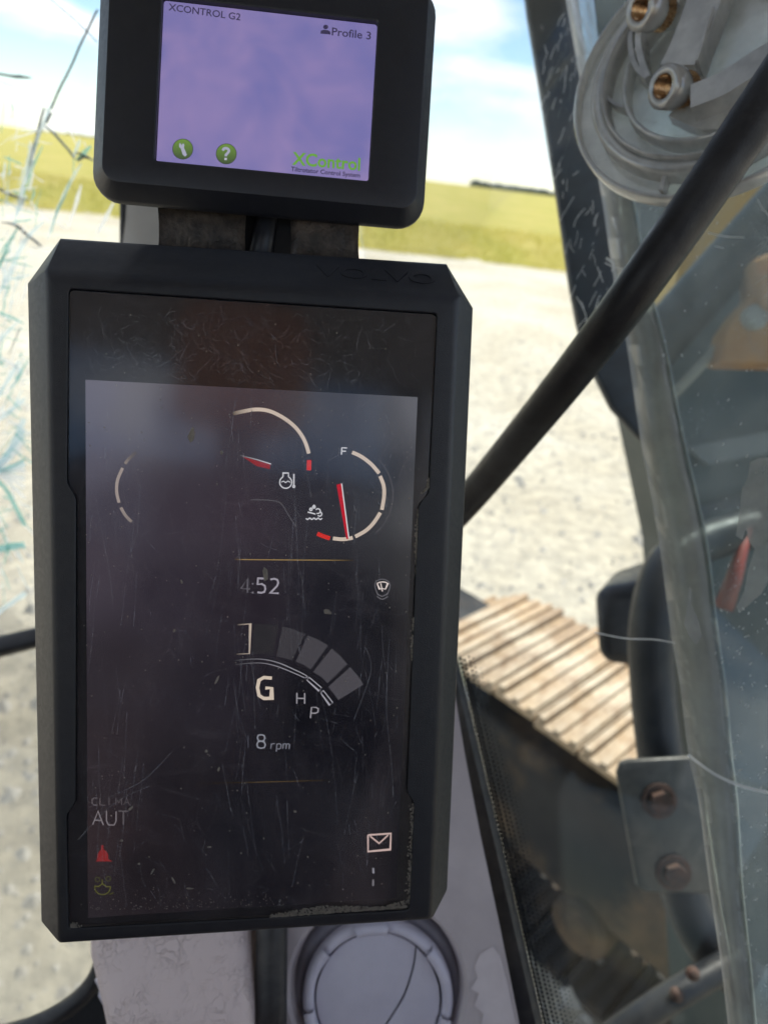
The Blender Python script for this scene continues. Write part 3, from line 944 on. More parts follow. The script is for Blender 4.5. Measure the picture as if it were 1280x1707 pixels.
rib([(1078, 128), (1068, 100), (1062, 66), (1066, 40)], None, 10, 0.016)
rib([(1078, 128), (1060, 112), (1050, 80), (1050, 40)], None, 8, 0.010)
rib([(1000, 178), (1042, 180)], None, 6, 0.008) if False else None
rib([(1186, 8), (1172, 60), (1160, 100)], None, 4, 0.017)
rib([(1010, 160), (1024, 172), (1040, 178)], None, 5, 0.006)
rib([(1070, 240), (1082, 226)], [0, 0], 5, 0.011) if False else None
rib([(1100, 316), (1106, 296), (1112, 272)], None, 6, 0.006)
rib([(1150, 40), (1290, 34)], None, 3, 0.003) if False else None
for (bx, by) in ((1066, 14), (1104, 144), (1330, 30)):
    base_ = CP.at(bx + 52, by + 10, 0.0)
    tip = CP.at(bx, by, 0.024)
    ax = (tip - base_).normalized()
    if ax.dot(CAM - tip) < 0:
        ax = -ax
    exx = ax.orthogonal().normalized()
    ins = bmesh.new()
    h = (tip - base_).length
    r1 = 33 * kc
    lathe(ins, base_, ax, exx, [(r1 * 0.75, 0), (r1 * 0.82, h * 0.55), (r1 * 1.0, h * 0.62), (r1 * 1.02, h * 0.95), (r1 * 0.9, h), (r1 * 0.60, h + 0.0004), (r1 * 0.55, h - 0.001)], 40)
    boss = fin(ins, 'boss', M['clearrib'], ch, smooth=True)
    b2 = bmesh.new()
    prof = []
    nth = 9
    for q in range(nth):
        prof += [(r1 * 0.54, h - 0.0005 - q * 0.0011), (r1 * 0.49, h - 0.0005 - (q + 0.5) * 0.0011)]
    lathe(b2, base_, ax, exx, [(r1 * 0.56, h + 0.0003)] + prof + [(r1 * 0.05, h - nth * 0.0013)], 32)
    t_ = fin(b2, 'thread', M['brass'], boss, autosmooth=0.9)
    # knurled sleeve that shows through the boss
    b3 = bmesh.new()
    rgs = []
    for hh in (0.25, 0.5):
        rgs.append([b3.verts.new(base_ + ax * (h * hh) + (exx * math.cos(k * math.pi / 30) + ax.cross(exx) * math.sin(k * math.pi / 30)) * (r1 * (0.84 if k % 2 else 0.90))) for k in range(60)])
    for k in range(60):
        b3.faces.new((rgs[0][k], rgs[0][(k + 1) % 60], rgs[1][(k + 1) % 60], rgs[1][k]))
    fin(b3, 'knurled_sleeve', M['brass'], boss)

# ------------------------------------------------------------------ outside: guard post, rail, mirror head, clamp plate
gp_ = [(800, -600), (880, 20), (905, 170), (930, 330), (950, 470), (963, 540), (985, 610), (1020, 680), (1064, 728), (1090, 745), (1090, 560), (1050, 440), (1020, 300), (985, 150), (890, -600)]
post = thing('guard_post', 'dark curved guard post outside the side window', 'post', P(1000, 600, 0.80))
bm = prism([P(x, y, 0.80) for x, y in gp_], F * 0.016)
bevel(bm, 0.006, 3, 0.7)
fin(bm, 'post_body', M['post'], post, autosmooth=0.6)
# grey plate with rust spots behind the strip
gpl = thing('grey_guard_plate', 'grey steel plate with rust spots beside the guard post', 'plate', P(1060, 380, 0.9))
fin(prism([P(x, y, 0.90) for x, y in ((985, 200), (1120, 230), (1105, 420), (1070, 560), (1030, 560), (1010, 400))], F * 0.012), 'plate', M['greyplate'], gpl)
for x, y, r in ((1037, 308, 9), (1042, 336, 8), (1040, 405, 9), (1026, 312, 5)):
    pp = [P(x + r * rnd.uniform(.7, 1.2) * math.cos(a * .785), y + r * rnd.uniform(.7, 1.2) * math.sin(a * .785), 0.899) for a in range(8)]
    fin(prism(pp, F * 0.002), 'rust_spot', M['rust'], gpl)

hr = thing('hand_rail', 'dark bent tubular hand rail with bolted clamp plate outside the window', 'hand rail', P(1095, 1260, 0.98))
hp = spline([(1260, 880, 1.05), (1170, 905, 1.03), (1112, 945, 1.0), (1086, 1040, 0.98), (1088, 1150, 0.98), (1100, 1260, 0.97), (1118, 1380, 0.96), (1140, 1490, 0.95), (1172, 1562, 0.94), (1225, 1620, 0.93), (1300, 1680, 0.92)], 7)
fin(tube([P(*q) for q in hp], 0.030, seg=24), 'rail_tube', M['steel'], hr, smooth=True)
fin(tube([P(*q) for q in spline([(980, 1760, 0.86), (1050, 1708, 0.86), (1130, 1655, 0.87), (1240, 1592, 0.9)], 6)], 0.017, seg=18), 'lower_tube', M['steel'], hr, smooth=True)
plp = [(1034, 1272), (1046, 1268), (1150, 1262), (1160, 1268), (1200, 1484), (1192, 1492), (1076, 1488), (1062, 1478), (1028, 1290)]
bm = prism([P(x, y, 0.905) for x, y in plp], F * 0.010)
bevel(bm, 0.0035, 3, 0.9)
cpl = fin(bm, 'clamp_plate', M['plate'], hr, autosmooth=0.6)
for x, y in ((1098, 1335), (1122, 1455)):
    c = P(x, y, 0.903)
    b3 = bmesh.new()
    lathe(b3, c, -F, R, [(0.022, -0.001), (0.022, 0.002), (0.016, 0.0025)], 28)
    h6 = [c - F * 0.002 + (R * math.cos(a * math.pi / 3 + .3) + U * math.sin(a * math.pi / 3 + .3)) * 0.0145 for a in range(6)]
    prism(h6, -F * 0.010, b3)
    fin(b3, 'bolt', M['rust'], cpl, autosmooth=0.5)
for x, y in ((1155, 1625), (1128, 1660)):
    b3 = bmesh.new()
    c = P(x, y, 0.85)
    lathe(b3, c, -F, R, [(0.0075, -0.006), (0.008, 0.0), (0.006, 0.004), (0.0005, 0.005)], 14)
    fin(b3, 'rusty_stud', M['rust'], hr, smooth=True)
mi = thing('mirror_head', 'black boxy mirror head beside the hand rail', 'mirror', P(1040, 1100, 1.12))
MPx = [(986, 985), (992, 968), (1006, 958), (1090, 930), (1130, 930), (1130, 1120), (1010, 1113), (992, 1095)]
bm = bmesh.new()
fr = [bm.verts.new(P(x, y, 1.12)) for x, y in ((988, 978), (1120, 972), (1120, 1122), (996, 1108))]
bk = [bm.verts.new(P(x, y, 1.30)) for x, y in ((1012, 958), (1124, 914), (1124, 1060), (1022, 1060))]
bm.faces.new(fr)
bm.faces.new(list(reversed(bk)))
for i in range(4):
    j = (i + 1) % 4
    bm.faces.new((fr[j], fr[i], bk[i], bk[j]))
bevel(bm, 0.024, 5, 0.3)
fin(bm, 'shell', M['bar'], mi, autosmooth=0.6)

# ------------------------------------------------------------------ crawler track
TZ = 0.98
ta, tb = G(790, 1128, TZ), G(1040, 1300, TZ)
run = (tb - ta)
run.z = 0
run.normalize()
across = Vector((-run.y, run.x, 0))
if across.dot(G(985, 1040, TZ) - ta) < 0:
    across = -across
tr = thing('crawler_track', 'rusty sunlit crawler track with ribbed steel pads', 'track', Vector((ta.x, ta.y, 0)))
M['pad'] = plain('worn_track_steel', (0.42, 0.33, 0.22), (0.30, 0.21, 0.13), 0.6, 9, bump=0.3, bscale=90, metal=0.0, dust=0.5, dustcol=(0.55, 0.50, 0.42), dscale=6)
M['trackside'] = plain('muddy_shaded_track', (0.012, 0.012, 0.013), (0.20, 0.125, 0.065), 0.85, 2.6, bump=0.8, bscale=25, p0=0.48, p1=0.80)  # mud-brown mottling over a base darkened for shade below the track
def pad_material():
    m, t, o = mat('worn_track_steel')
    b = N(t, 'BsdfPrincipled', Roughness=0.62)
    v = coords(t)
    oi = N(t, 'ObjectInfo')
    c = ramp(t, nse(t, v, 7, 8, 0.7, 0.5), 0.36, 0.66, (0.42, 0.31, 0.19, 1), (0.22, 0.145, 0.085, 1))
    c2 = ramp(t, oi.outputs['Random'], 0.0, 1.0, (0.72, 0.68, 0.64, 1), (1.1, 1.1, 1.12, 1))
    mm = N(t, 'MixRGB', blend_type='MULTIPLY')
    mm.inputs[0].default_value = 1
    t.links.new(c, mm.inputs[1])
    t.links.new(c2, mm.inputs[2])
    d = N(t, 'MixRGB')
    t.links.new(mathn(t, 'MULTIPLY', ramp(t, nse(t, v, 3.2, 8, 0.7, 0.8), 0.46, 0.62), 0.8), d.inputs[0])
    t.links.new(mm.outputs[0], d.inputs[1])
    d.inputs[2].default_value = (0.50, 0.43, 0.33, 1)
    t.links.new(d.outputs[0], b.inputs['Base Color'])
    bp = N(t, 'Bump', Strength=0.7, Distance=0.01)
    t.links.new(nse(t, v, 40, 6, 0.7), bp.inputs['Height'])
    t.links.new(bp.outputs[0], b.inputs['Normal'])
    t.links.new(b.outputs[0], o.inputs[0])
    return m
M['pad'] = pad_material()
PITCHT, PW = 0.17, 0.62
pad0 = None
for k in range(0, 11):
    o_ = ta + run * (k * PITCHT)
    if pad0 is None:
        bm = bmesh.new()
        c = o_ + across * PW / 2 - Z * 0.012
        box(bm, c, run, across, Z, PITCHT / 2 - 0.004, PW / 2, 0.012)
        for q, hgt in ((-0.060, 0.026), (0.0, 0.014), (0.060, 0.016)):
            vs = box(bm, c + run * q + Z * (0.012 + hgt / 2), run, across, Z, 0.014, PW / 2 - 0.004, hgt / 2)
        bevel(bm, 0.005, 2, 0.8)
        pad0 = fin(bm, 'track_pad', M['pad'], tr, autosmooth=0.5)
        first = o_
    else:
        c_ = pad0.copy()
        COL.objects.link(c_)
        c_.parent = tr
        c_.location = (o_ - first) + Z * rnd.uniform(-0.008, 0.006) + across * rnd.uniform(-0.012, 0.012)
# side frame, rollers
IR = 0.42                      # idler radius
for k in range(1, 8):
    a = (k - 0.5) * PITCHT / IR
    c_ = pad0.copy()
    COL.objects.link(c_)
    c_.parent = tr
    piv = first - run * (PITCHT * 0.5) - Z * IR
    rot = Matrix.Rotation(-a, 4, across)
    if (rot @ Z).dot(run) > 0:
        rot = Matrix.Rotation(a, 4, across)
    off = LOC[pad0]
    c_.matrix_local = Matrix.Translation(-off) @ Matrix.Translation(piv) @ rot @ Matrix.Translation(-(first - Z * 0) + Z * IR) @ Matrix.Translation(off)
fr0 = ta + across * 0.07 - run * 0.42
bm = bmesh.new()
box(bm, fr0 + run * 1.2 + across * 0.2 - Z * 0.42, run, across, Z, 1.2, 0.20, 0.24)
bevel(bm, 0.03, 3)
fin(bm, 'side_frame', M['trackside'], tr, autosmooth=0.6)
for k in range(6):
    bm = bmesh.new()
    c = fr0 + run * (0.2 + 0.4 * k) + across * 0.0 - Z * 0.72
    lathe(bm, c, -across, run, [(0.001, 0.03), (0.05, 0.03), (0.06, 0.02), (0.10, 0.02), (0.11, 0.01), (0.11, -0.35)], 28)
    fin(bm, 'roller', M['trackside'], tr, autosmooth=0.5)
bm = bmesh.new()
box(bm, fr0 + run * 1.2 + across * 0.24 - Z * 0.07, run, across, Z, 1.4, 0.16, 0.03)
fin(bm, 'chain_link', M['trackside'], tr)
shade_pad_mesh = pad0.data.copy()
shade_pad_mesh.materials[0] = M['trackside']  # lower pads take the dark frame material to stand for shade
pl2 = pad0.copy()
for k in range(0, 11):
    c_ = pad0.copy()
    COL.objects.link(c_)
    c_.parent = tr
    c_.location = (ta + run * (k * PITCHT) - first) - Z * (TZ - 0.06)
    c_.data = shade_pad_mesh
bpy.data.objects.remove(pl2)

# ------------------------------------------------------------------ boom, cylinder, machine body to the right
boom = thing('boom', 'yellow excavator boom beyond the hazy side window', 'boom', P(1250, 480, 1.28))
bm = prism([P(x, y, 1.28) for x, y in ((1095, 590), (1135, 430), (1195, 318), (1300, 300), (1900, 150), (1900, 250), (1400, 315), (1275, 340), (1170, 465))], F * 0.10)
fin(bm, 'boom_box', M['yellow'], boom)
cyl = thing('reflected_bar_cylinder', 'dark diagonal cylinder standing for the reflected black bar under the yellow boom', 'hydraulic cylinder', P(1180, 510, 1.15))  # dark band reflected in the glass, built as a solid cylinder
fin(tube([P(1050, 622, 1.15), P(1130, 532, 1.15), P(1275, 368, 1.15), (P(1470, 150, 1.15))], 0.041, seg=24), 'barrel', M['steel'], cyl, smooth=True)
fin(tube([P(1090, 690, 1.12), P(1200, 575, 1.12), P(1330, 440, 1.12)], 0.008, seg=12), 'pipe', M['pillar'], cyl, smooth=True)
br = thing('boom_bracket', 'orange yellow cast bracket with a pin end beside the dark cylinder', 'bracket', P(1250, 560, 1.08))
bm = prism([P(x, y, 1.08) for x, y in ((1258, 430), (1330, 400), (1400, 610), (1200, 604), (1212, 550), (1238, 512), (1262, 490))], F * 0.06)
bevel(bm, 0.01, 2)
M['orange'] = plain('faded_orange_paint', (0.55, 0.26, 0.07), (0.40, 0.17, 0.05), 0.5, 12, dust=0.2, dscale=14)
fin(bm, 'casting', M['orange'], br, autosmooth=0.6)
bm = bmesh.new()
lathe(bm, P(1256, 530, 1.077), -F, R, [(0.019, -0.01), (0.019, 0.005), (0.014, 0.010), (0.001, 0.011)], 24)
fin(bm, 'pin', M['pillar'], br, autosmooth=0.6)
bm = prism([P(x, y, 1.06) for x, y in ((1268, 455), (1330, 430), (1330, 520), (1272, 512))], F * 0.02)
fin(bm, 'lug', M['orange'], br)
body = thing('excavator_superstructure', 'dark teal machine body panels beyond the hazy side window', 'machine body', P(1300, 1000, 1.42))
bm = prism([P(x, y, 1.42) for x, y in ((1105, 640), (1130, 545), (1300, 400), (1900, 300), (1900, 2100), (1230, 2100), (1190, 1300), (1160, 900))], F * 0.30)
fin(bm, 'body_panel', M['tealdark'], body)
fin(prism([P(x, y, 1.40) for x, y in ((1145, 745), (1300, 715), (1330, 745), (1230, 765), (1180, 775))], F * 0.015), 'pale_ledge', M['greyplate'], body)
fin(prism([P(x, y, 1.39) for x, y in ((1150, 850), (1330, 800), (1330, 815), (1150, 870))], F * 0.015), 'pale_ledge', M['post'], body)
lv = thing('red_lever', 'dull red lever seen through the hazy glass below the boom', 'lever', P(1215, 1015, 1.02))
fin(tube([P(1205, 1015, 1.02), P(1222, 965, 1.02), P(1246, 880, 1.02)], [0.013, 0.011, 0.006], seg=16), 'lever_rod', M['lever'], lv, smooth=True)

# ------------------------------------------------------------------ large machine display
def frame_from(t, a, b):
    to = lambda q: R * q[0] - U * q[1] + F * q[2]
    return CAM + to(t), to(a), to(b)
def srgb(r, g, b):
    f = lambda c: (c / 255 / 12.92) if c / 255 <= 0.04045 else ((c / 255 + 0.055) / 1.055) ** 2.4
    return (f(r), f(g), f(b))
def scl(c, k):
    return (c[0] * k, c[1] * k, c[2] * k)

o_, a_, b_ = frame_from((-0.13526, -0.09608, 0.28575), (0.98992, 0.01645, 0.14067), (-0.04351, 0.99327, 0.10735))
DP = Plane(o_, a_, b_)
DW, DH = 0.170, 0.2893
mon = thing('machine_display', 'large black portrait machine display with scratched screen and round gauges', 'display', DP.loc(DW / 2, DH, -0.03))
def octo(l, t, r, b, ctl, ctr, cbr, cbl, wz):
    pts = [(l, t + ctl[1]), (l + ctl[0], t), (r - ctr[0], t), (r, t + ctr[1]), (r, b - cbr[1]), (r - cbr[0], b), (l + cbl[0], b), (l, b - cbl[1])]
    return [DP.loc(u, v, wz) for u, v in pts]
c1 = (0.0012, 0.0012)
loops = [
    octo(0.0034, 0.0046, DW - 0.0034, DH - 0.0030, c1, c1, c1, c1, 0.0),
    octo(0.0020, 0.0026, DW - 0.0020, DH - 0.0016, c1, c1, c1, c1, -0.0003),
    octo(0.0008, 0.0008, DW - 0.0008, DH - 0.0006, c1, c1, c1, c1, -0.0012),
    octo(-0.0002, -0.0012, DW + 0.0002, DH + 0.0002, c1, c1, c1, c1, -0.0026),
    octo(-0.0100, -0.0150, DW + 0.0088, DH + 0.0024, (0.0128, 0.0185), (0.0125, 0.0180), (0.0090, 0.0085), (0.0100, 0.0050), -0.0135),
    octo(-0.0106, -0.0160, DW + 0.0094, DH + 0.0024, (0.0132, 0.0190), (0.0130, 0.0185), (0.0092, 0.0087), (0.0102, 0.0052), -0.0150),
    octo(-0.0095, -0.0155, DW + 0.0083, DH + 0.0015, (0.0132, 0.0190), (0.0130, 0.0185), (0.0092, 0.0087), (0.0102, 0.0052), -0.0175),
    octo(0.004, -0.006, DW - 0.004, DH - 0.010, (0.0132, 0.0190), (0.0130, 0.0185), (0.0092, 0.0087), (0.0102, 0.0052), -0.042),
]
bm = bmesh.new()
rings = [[bm.verts.new(p) for p in lp] for lp in loops]
for a, b in zip(rings, rings[1:]):
    for k in range(8):
        bm.faces.new((a[k], a[(k + 1) % 8], b[(k + 1) % 8], b[k]))
bm.faces.new(list(reversed(rings[-1])))
gl_px = [(113, 486), (115, 481), (120, 479), (724, 520), (729, 523), (730, 529), (717, 812), (715, 822), (702, 838), (699, 846), (680, 1316), (681, 1322), (690, 1337), (691, 1345), (684, 1512), (682, 1517), (677, 1520), (122, 1550), (116, 1549), (113, 1544), (110, 1364), (112, 1357), (123, 1342), (125, 1335), (125, 832), (123, 824), (112, 806), (110, 798)]
hole = [bm.verts.new(DP.at(x, y, 0.0)) for x, y in gl_px]
n = len(hole)
es = [bm.edges.new((hole[i], hole[(i + 1) % n])) for i in range(n)]
es += [e for e in bm.edges if e.verts[0] in rings[0] and e.verts[1] in rings[0]]
bmesh.ops.triangle_fill(bm, edges=es, use_beauty=True, use_dissolve=False)
cen = DP.loc(DW / 2, DH / 2)
def ins(p, k):
    d = cen - p
    return p + d.normalized() * k
h2 = [bm.verts.new(ins(v.co, 0.0005) - DP.n * 0.0004) for v in hole]
h3 = [bm.verts.new(ins(v.co, 0.0006) - DP.n * 0.0035) for v in hole]
for i in range(n):
    j = (i + 1) % n
    bm.faces.new((hole[j], hole[i], h2[i], h2[j]))
    bm.faces.new((h2[j], h2[i], h3[i], h3[j]))
bm.faces.new(h3)
fin(bm, 'housing', M['housing'], mon, autosmooth=0.55)
# black backing, lit panel, cover glass
gw = [DP.at(x, y, -0.0006) for x, y in gl_px]
gi = [ins(p, 0.0014) for p in gw]
cov = fin(prism(gi, -DP.n * 0.0006), 'cover_glass', M['coverglass'], mon)
bk = [p - DP.n * 0.0016 for p in [ins(q, 0.0012) for q in gw]]
fin(prism(bk, -DP.n * 0.0008), 'screen_backing', M['black'], mon)
LIFT = -0.0016
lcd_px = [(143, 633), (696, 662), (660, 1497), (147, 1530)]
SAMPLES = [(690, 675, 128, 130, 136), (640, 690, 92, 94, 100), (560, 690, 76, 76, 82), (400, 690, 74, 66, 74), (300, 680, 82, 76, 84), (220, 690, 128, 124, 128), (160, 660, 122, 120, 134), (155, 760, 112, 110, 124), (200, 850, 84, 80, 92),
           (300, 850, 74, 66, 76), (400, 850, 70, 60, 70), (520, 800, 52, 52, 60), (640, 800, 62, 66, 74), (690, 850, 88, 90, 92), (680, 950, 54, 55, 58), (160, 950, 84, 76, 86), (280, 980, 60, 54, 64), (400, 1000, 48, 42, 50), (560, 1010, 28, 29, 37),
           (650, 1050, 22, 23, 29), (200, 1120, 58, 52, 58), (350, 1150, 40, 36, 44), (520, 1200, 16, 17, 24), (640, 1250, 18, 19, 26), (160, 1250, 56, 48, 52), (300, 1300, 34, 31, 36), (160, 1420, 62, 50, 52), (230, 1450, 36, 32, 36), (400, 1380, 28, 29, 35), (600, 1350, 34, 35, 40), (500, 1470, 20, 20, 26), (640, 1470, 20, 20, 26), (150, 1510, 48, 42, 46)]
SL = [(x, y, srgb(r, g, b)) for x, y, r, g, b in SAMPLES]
def lcd_glow_haze(x, y):  # backlight glow with reflections and haze painted into the emission
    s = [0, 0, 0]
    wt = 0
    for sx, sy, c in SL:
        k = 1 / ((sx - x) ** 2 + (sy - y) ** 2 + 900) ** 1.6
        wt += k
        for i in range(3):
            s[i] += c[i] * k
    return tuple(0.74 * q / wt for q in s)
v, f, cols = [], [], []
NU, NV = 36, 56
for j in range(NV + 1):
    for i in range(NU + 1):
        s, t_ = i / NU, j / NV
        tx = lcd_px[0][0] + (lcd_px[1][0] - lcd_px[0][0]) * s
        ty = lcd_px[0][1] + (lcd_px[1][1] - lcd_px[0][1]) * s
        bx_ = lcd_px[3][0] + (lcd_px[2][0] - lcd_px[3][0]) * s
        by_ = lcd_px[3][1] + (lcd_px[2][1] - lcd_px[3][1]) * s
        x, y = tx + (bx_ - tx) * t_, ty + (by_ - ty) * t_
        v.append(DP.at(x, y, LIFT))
        cols.append(lcd_glow_haze(x, y))
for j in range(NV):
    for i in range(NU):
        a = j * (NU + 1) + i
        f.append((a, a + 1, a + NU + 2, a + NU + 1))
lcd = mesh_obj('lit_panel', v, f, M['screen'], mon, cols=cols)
lcd['label'] = 'dark grey lit screen area with painted haze and fading gauges'
CREAM, WHITE, RED, GREY, GOLD = srgb(226, 208, 188), srgb(226, 226, 228), srgb(226, 52, 46), srgb(120, 118, 122), srgb(170, 140, 84)
def gfx(name, strokes, lift=LIFT + 0.0002):
    """strokes: (pixel polyline, width, colour or list of colours)"""
    v, f, c = [], [], []
    for pts, wd, col in strokes:
        ribbon(DP, pts, wd, lift, v, f, c, col)
    return mesh_obj(name, v, f, M['screen'], lcd, cols=c)
def poly(name, pts, col, lift=LIFT + 0.0002):
    return mesh_obj(name, [DP.at(x, y, lift) for x, y in pts], [tuple(range(len(pts)))], M['screen'], lcd, cols=[col] * len(pts))
def fade(pts, c, a, b):
    n_ = len(pts)
    return [scl(c, a + (b - a) * i / (n_ - 1)) for i in range(n_)]
s = spline([(388, 690), (402, 686.5), (427, 682.5), (450, 685.5), (475, 698), (495, 715), (508, 735), (515, 756)], 5)
gfx('gauge_arc', [(s, 6.2, [scl(CREAM, min(1, 0.10 + i / 11)) for i in range(len(s))])])
gfx('gauge_mark', [([(515.5, 767), (515, 784)], 7.5, RED)])
poly('needle', [(404, 761), (451, 774), (450, 782), (428, 777)], scl(srgb(170, 50, 55), 0.8))
gfx('needle_edge', [([(400, 759), (428, 766), (452, 773.5)], 1.8, [scl(WHITE, .15), scl(WHITE, .6), WHITE])], LIFT + 0.0004)
for pts, a, b in (([(228, 754), (215, 765), (209, 773)], 0.15, 0.55), ([(205, 780), (196.5, 800), (195, 820), (199, 838)], 0.7, 0.7), ([(202, 846), (209.5, 859), (220, 870)], 0.65, 0.45)):
    s = spline(pts, 4)
    gfx('gauge_arc', [(s, 5, fade(s, srgb(205, 190, 180), a, b))])
for pts in ([(587, 754), (602, 761), (619, 774), (632, 789)], [(633.5, 793.5), (639.5, 810), (640, 828), (636.5, 850)], [(634, 854.6), (622.5, 872), (609, 885), (592, 894.5)], [(588, 896.5), (572, 899), (555, 897.5)]):
    s = spline(pts, 5)
    gfx('gauge_arc', [(s, 6.2, CREAM)])
s = spline([(550, 897.5), (538, 893.5), (529, 889.5)], 3)
gfx('gauge_mark', [(s, 7, RED)])
poly('needle', [(561, 808), (569, 806), (581, 898), (577.5, 899)], srgb(196, 36, 52), LIFT + 0.0005)
gfx('needle_edge', [([(569.5, 806), (581.5, 897)], 1.8, WHITE)], LIFT + 0.0006)
circ = lambda cx, cy, r, a0, a1, n=24, e=1.0: [(cx + r * math.cos(rad(a0 + (a1 - a0) * i / n)), cy + e * r * math.sin(rad(a0 + (a1 - a0) * i / n))) for i in range(n + 1)]
gfx('gauge_rim', [(circ(571, 825, 84, -45, 50), 1.6, scl(GREY, .55))])
gfx('gauge_rim', [(spline([(418, 833), (450, 834), (468, 839), (480, 857), (493, 878)], 5), 1.6, scl(GREY, .6))])
poly('needle_hub', circ(572, 825, 9, 0, 345, 23), scl(GREY, .22), LIFT + 0.0001)
# icons
gfx('temperature_icon', [(circ(476.5, 804, 10, -62, 242, 24), 2.0, WHITE), ([(472, 795), (472, 788.5), (481, 788.5), (481, 795)], 2.0, WHITE), (spline([(469, 804), (473, 802), (476, 804.5), (480, 802), (484, 804)], 3), 1.5, WHITE),
                         ([(490, 790), (490, 809)], 2.4, WHITE), (circ(490, 811, 1.6, 0, 360, 10), 2.2, WHITE)])
gfx('fluid_icon', [(circ(523.5, 845, 2, 0, 360, 10), 2.2, WHITE), ([(523.5, 841), (523.5, 845)], 1.8, WHITE), (circ(518.5, 849, 2, 0, 360, 10), 2.2, WHITE), ([(513, 853.5), (526, 857)], 2.2, WHITE), (circ(530, 852, 4, -150, 120, 12), 2, WHITE), (circ(533, 857, 3.5, -80, 150, 10), 2, WHITE),
                   (spline([(510, 864), (513, 866), (516.5, 863.5), (520, 866), (523.5, 863.5), (527, 866), (530.5, 863.5), (534, 866), (537, 864)], 3), 2, WHITE)])
gfx('wiper_icon', [([(628.5, 972.5), (633, 970.5), (637.5, 970), (642, 970.5), (646.5, 972.5), (642.5, 982), (637, 981), (632.5, 982), (628.5, 972.5)], 1.8, srgb(250, 235, 225)), ([(634.5, 972), (637.5, 986)], 1.6, srgb(250, 235, 225)),
                   (spline([(630, 992), (625, 978), (627, 969), (637, 965.5), (647, 969), (650, 978), (645, 992)], 4), 1.3, GREY), (spline([(629, 990), (637, 994), (646, 989)], 4), 1.5, GREY), (spline([(628, 994), (637, 999), (647, 994)], 4), 1.4, GREY)])
gfx('envelope_icon', [([(613.5, 1392), (651.5, 1389.5), (650.5, 1416), (613.5, 1419.5), (613.5, 1392)], 3.0, srgb(224, 196, 186)), ([(617, 1394), (632, 1406), (647, 1392)], 2.6, srgb(216, 188, 178))])
gfx('status_mark', [([(622, 1447), (622.5, 1456)], 3.4, srgb(150, 150, 158)), ([(622, 1466), (622, 1477)], 3.4, srgb(120, 118, 122))])
poly('belt_icon', [(162, 1434), (163, 1424), (167, 1418), (169, 1416), (169, 1409), (173, 1409), (173, 1416), (178, 1419), (181, 1425), (181, 1432), (188, 1436), (160, 1436)], srgb(140, 44, 44))
gfx('wash_icon', [(circ(171.5, 1479, 13, -5, 185, 16, 0.95), 2, srgb(92, 92, 44)), ([(158, 1477), (165, 1478), (171, 1473), (178, 1478), (185, 1478)], 2, srgb(96, 96, 46)), ([(171, 1473), (171, 1466)], 2, srgb(88, 88, 44)), (circ(163, 1466, 4, 0, 360, 8), 1.4, srgb(74, 76, 44)), (circ(181, 1465, 4, 0, 360, 8), 1.4, srgb(74, 76, 44)), ([(183, 1491), (190, 1488)], 2, srgb(80, 80, 44))])
# lines, sectors
gfx('divider_line', [([(390, 932.4), (405, 932.8), (480, 933.4), (545, 933.8), (590, 934)], 1.5, [scl(GOLD, .1), GOLD, GOLD, scl(GOLD, .9), scl(GOLD, .05)])])
gfx('divider_line', [([(330, 1306), (405, 1304.5), (440, 1303.6), (500, 1302), (550, 1300.5)], 1.3, [scl(GOLD, .02), scl(GOLD, .12), scl(GOLD, .3), scl(GOLD, .22), scl(GOLD, .02)])])
for q, g in ((((424, 1040), (446, 1040.5), (465, 1042.5), (455, 1091), (437, 1090), (420, 1091)), 0.028), (((472, 1044), (490, 1049), (508, 1057), (487, 1101), (474, 1097), (461, 1094)), 0.052), (((513, 1059), (530, 1066), (547, 1076), (518, 1116), (506, 1108), (493, 1103)), 0.072),
             (((553, 1081), (567, 1093), (579, 1107), (546, 1139), (535, 1128), (522, 1120)), 0.080), (((584, 1112), (596, 1126), (606, 1141), (564, 1167), (556, 1156), (547, 1145)), 0.085)):
    poly('sector', q, (g * 1.0, g * 0.95, g * 1.06))
a1 = spline([(392, 1101), (430, 1098.5), (460, 1103.5), (488, 1115), (511, 1126.5), (509, 1130)], 5)
a2 = spline([(392, 1108), (430, 1105), (456, 1109), (482, 1118.5), (508, 1130)], 5)
LG = srgb(176, 174, 180)
gfx('power_arc', [(a1, 1.7, [scl(LG, min(.8, .1 + i / 16)) for i in range(len(a1))]), (a2, 1.5, [scl(LG, min(.8, .1 + i / 16)) for i in range(len(a2))])])
gfx('power_arc', [([(515.5, 1129), (536, 1146.5), (532, 1152), (511.5, 1133.5), (515.5, 1129)], 1.7, LG)])
gfx('power_arc', [([(539, 1151), (555, 1171.5), (549.5, 1175.5), (535, 1155.5), (539, 1151)], 1.7, LG)])
gfx('bracket_mark', [([(396, 1041.5), (417.5, 1040), (416, 1089.5), (394, 1090.5)], 2.4, [scl(CREAM, .12), scl(CREAM, .8), scl(CREAM, .75), scl(CREAM, .10)])])
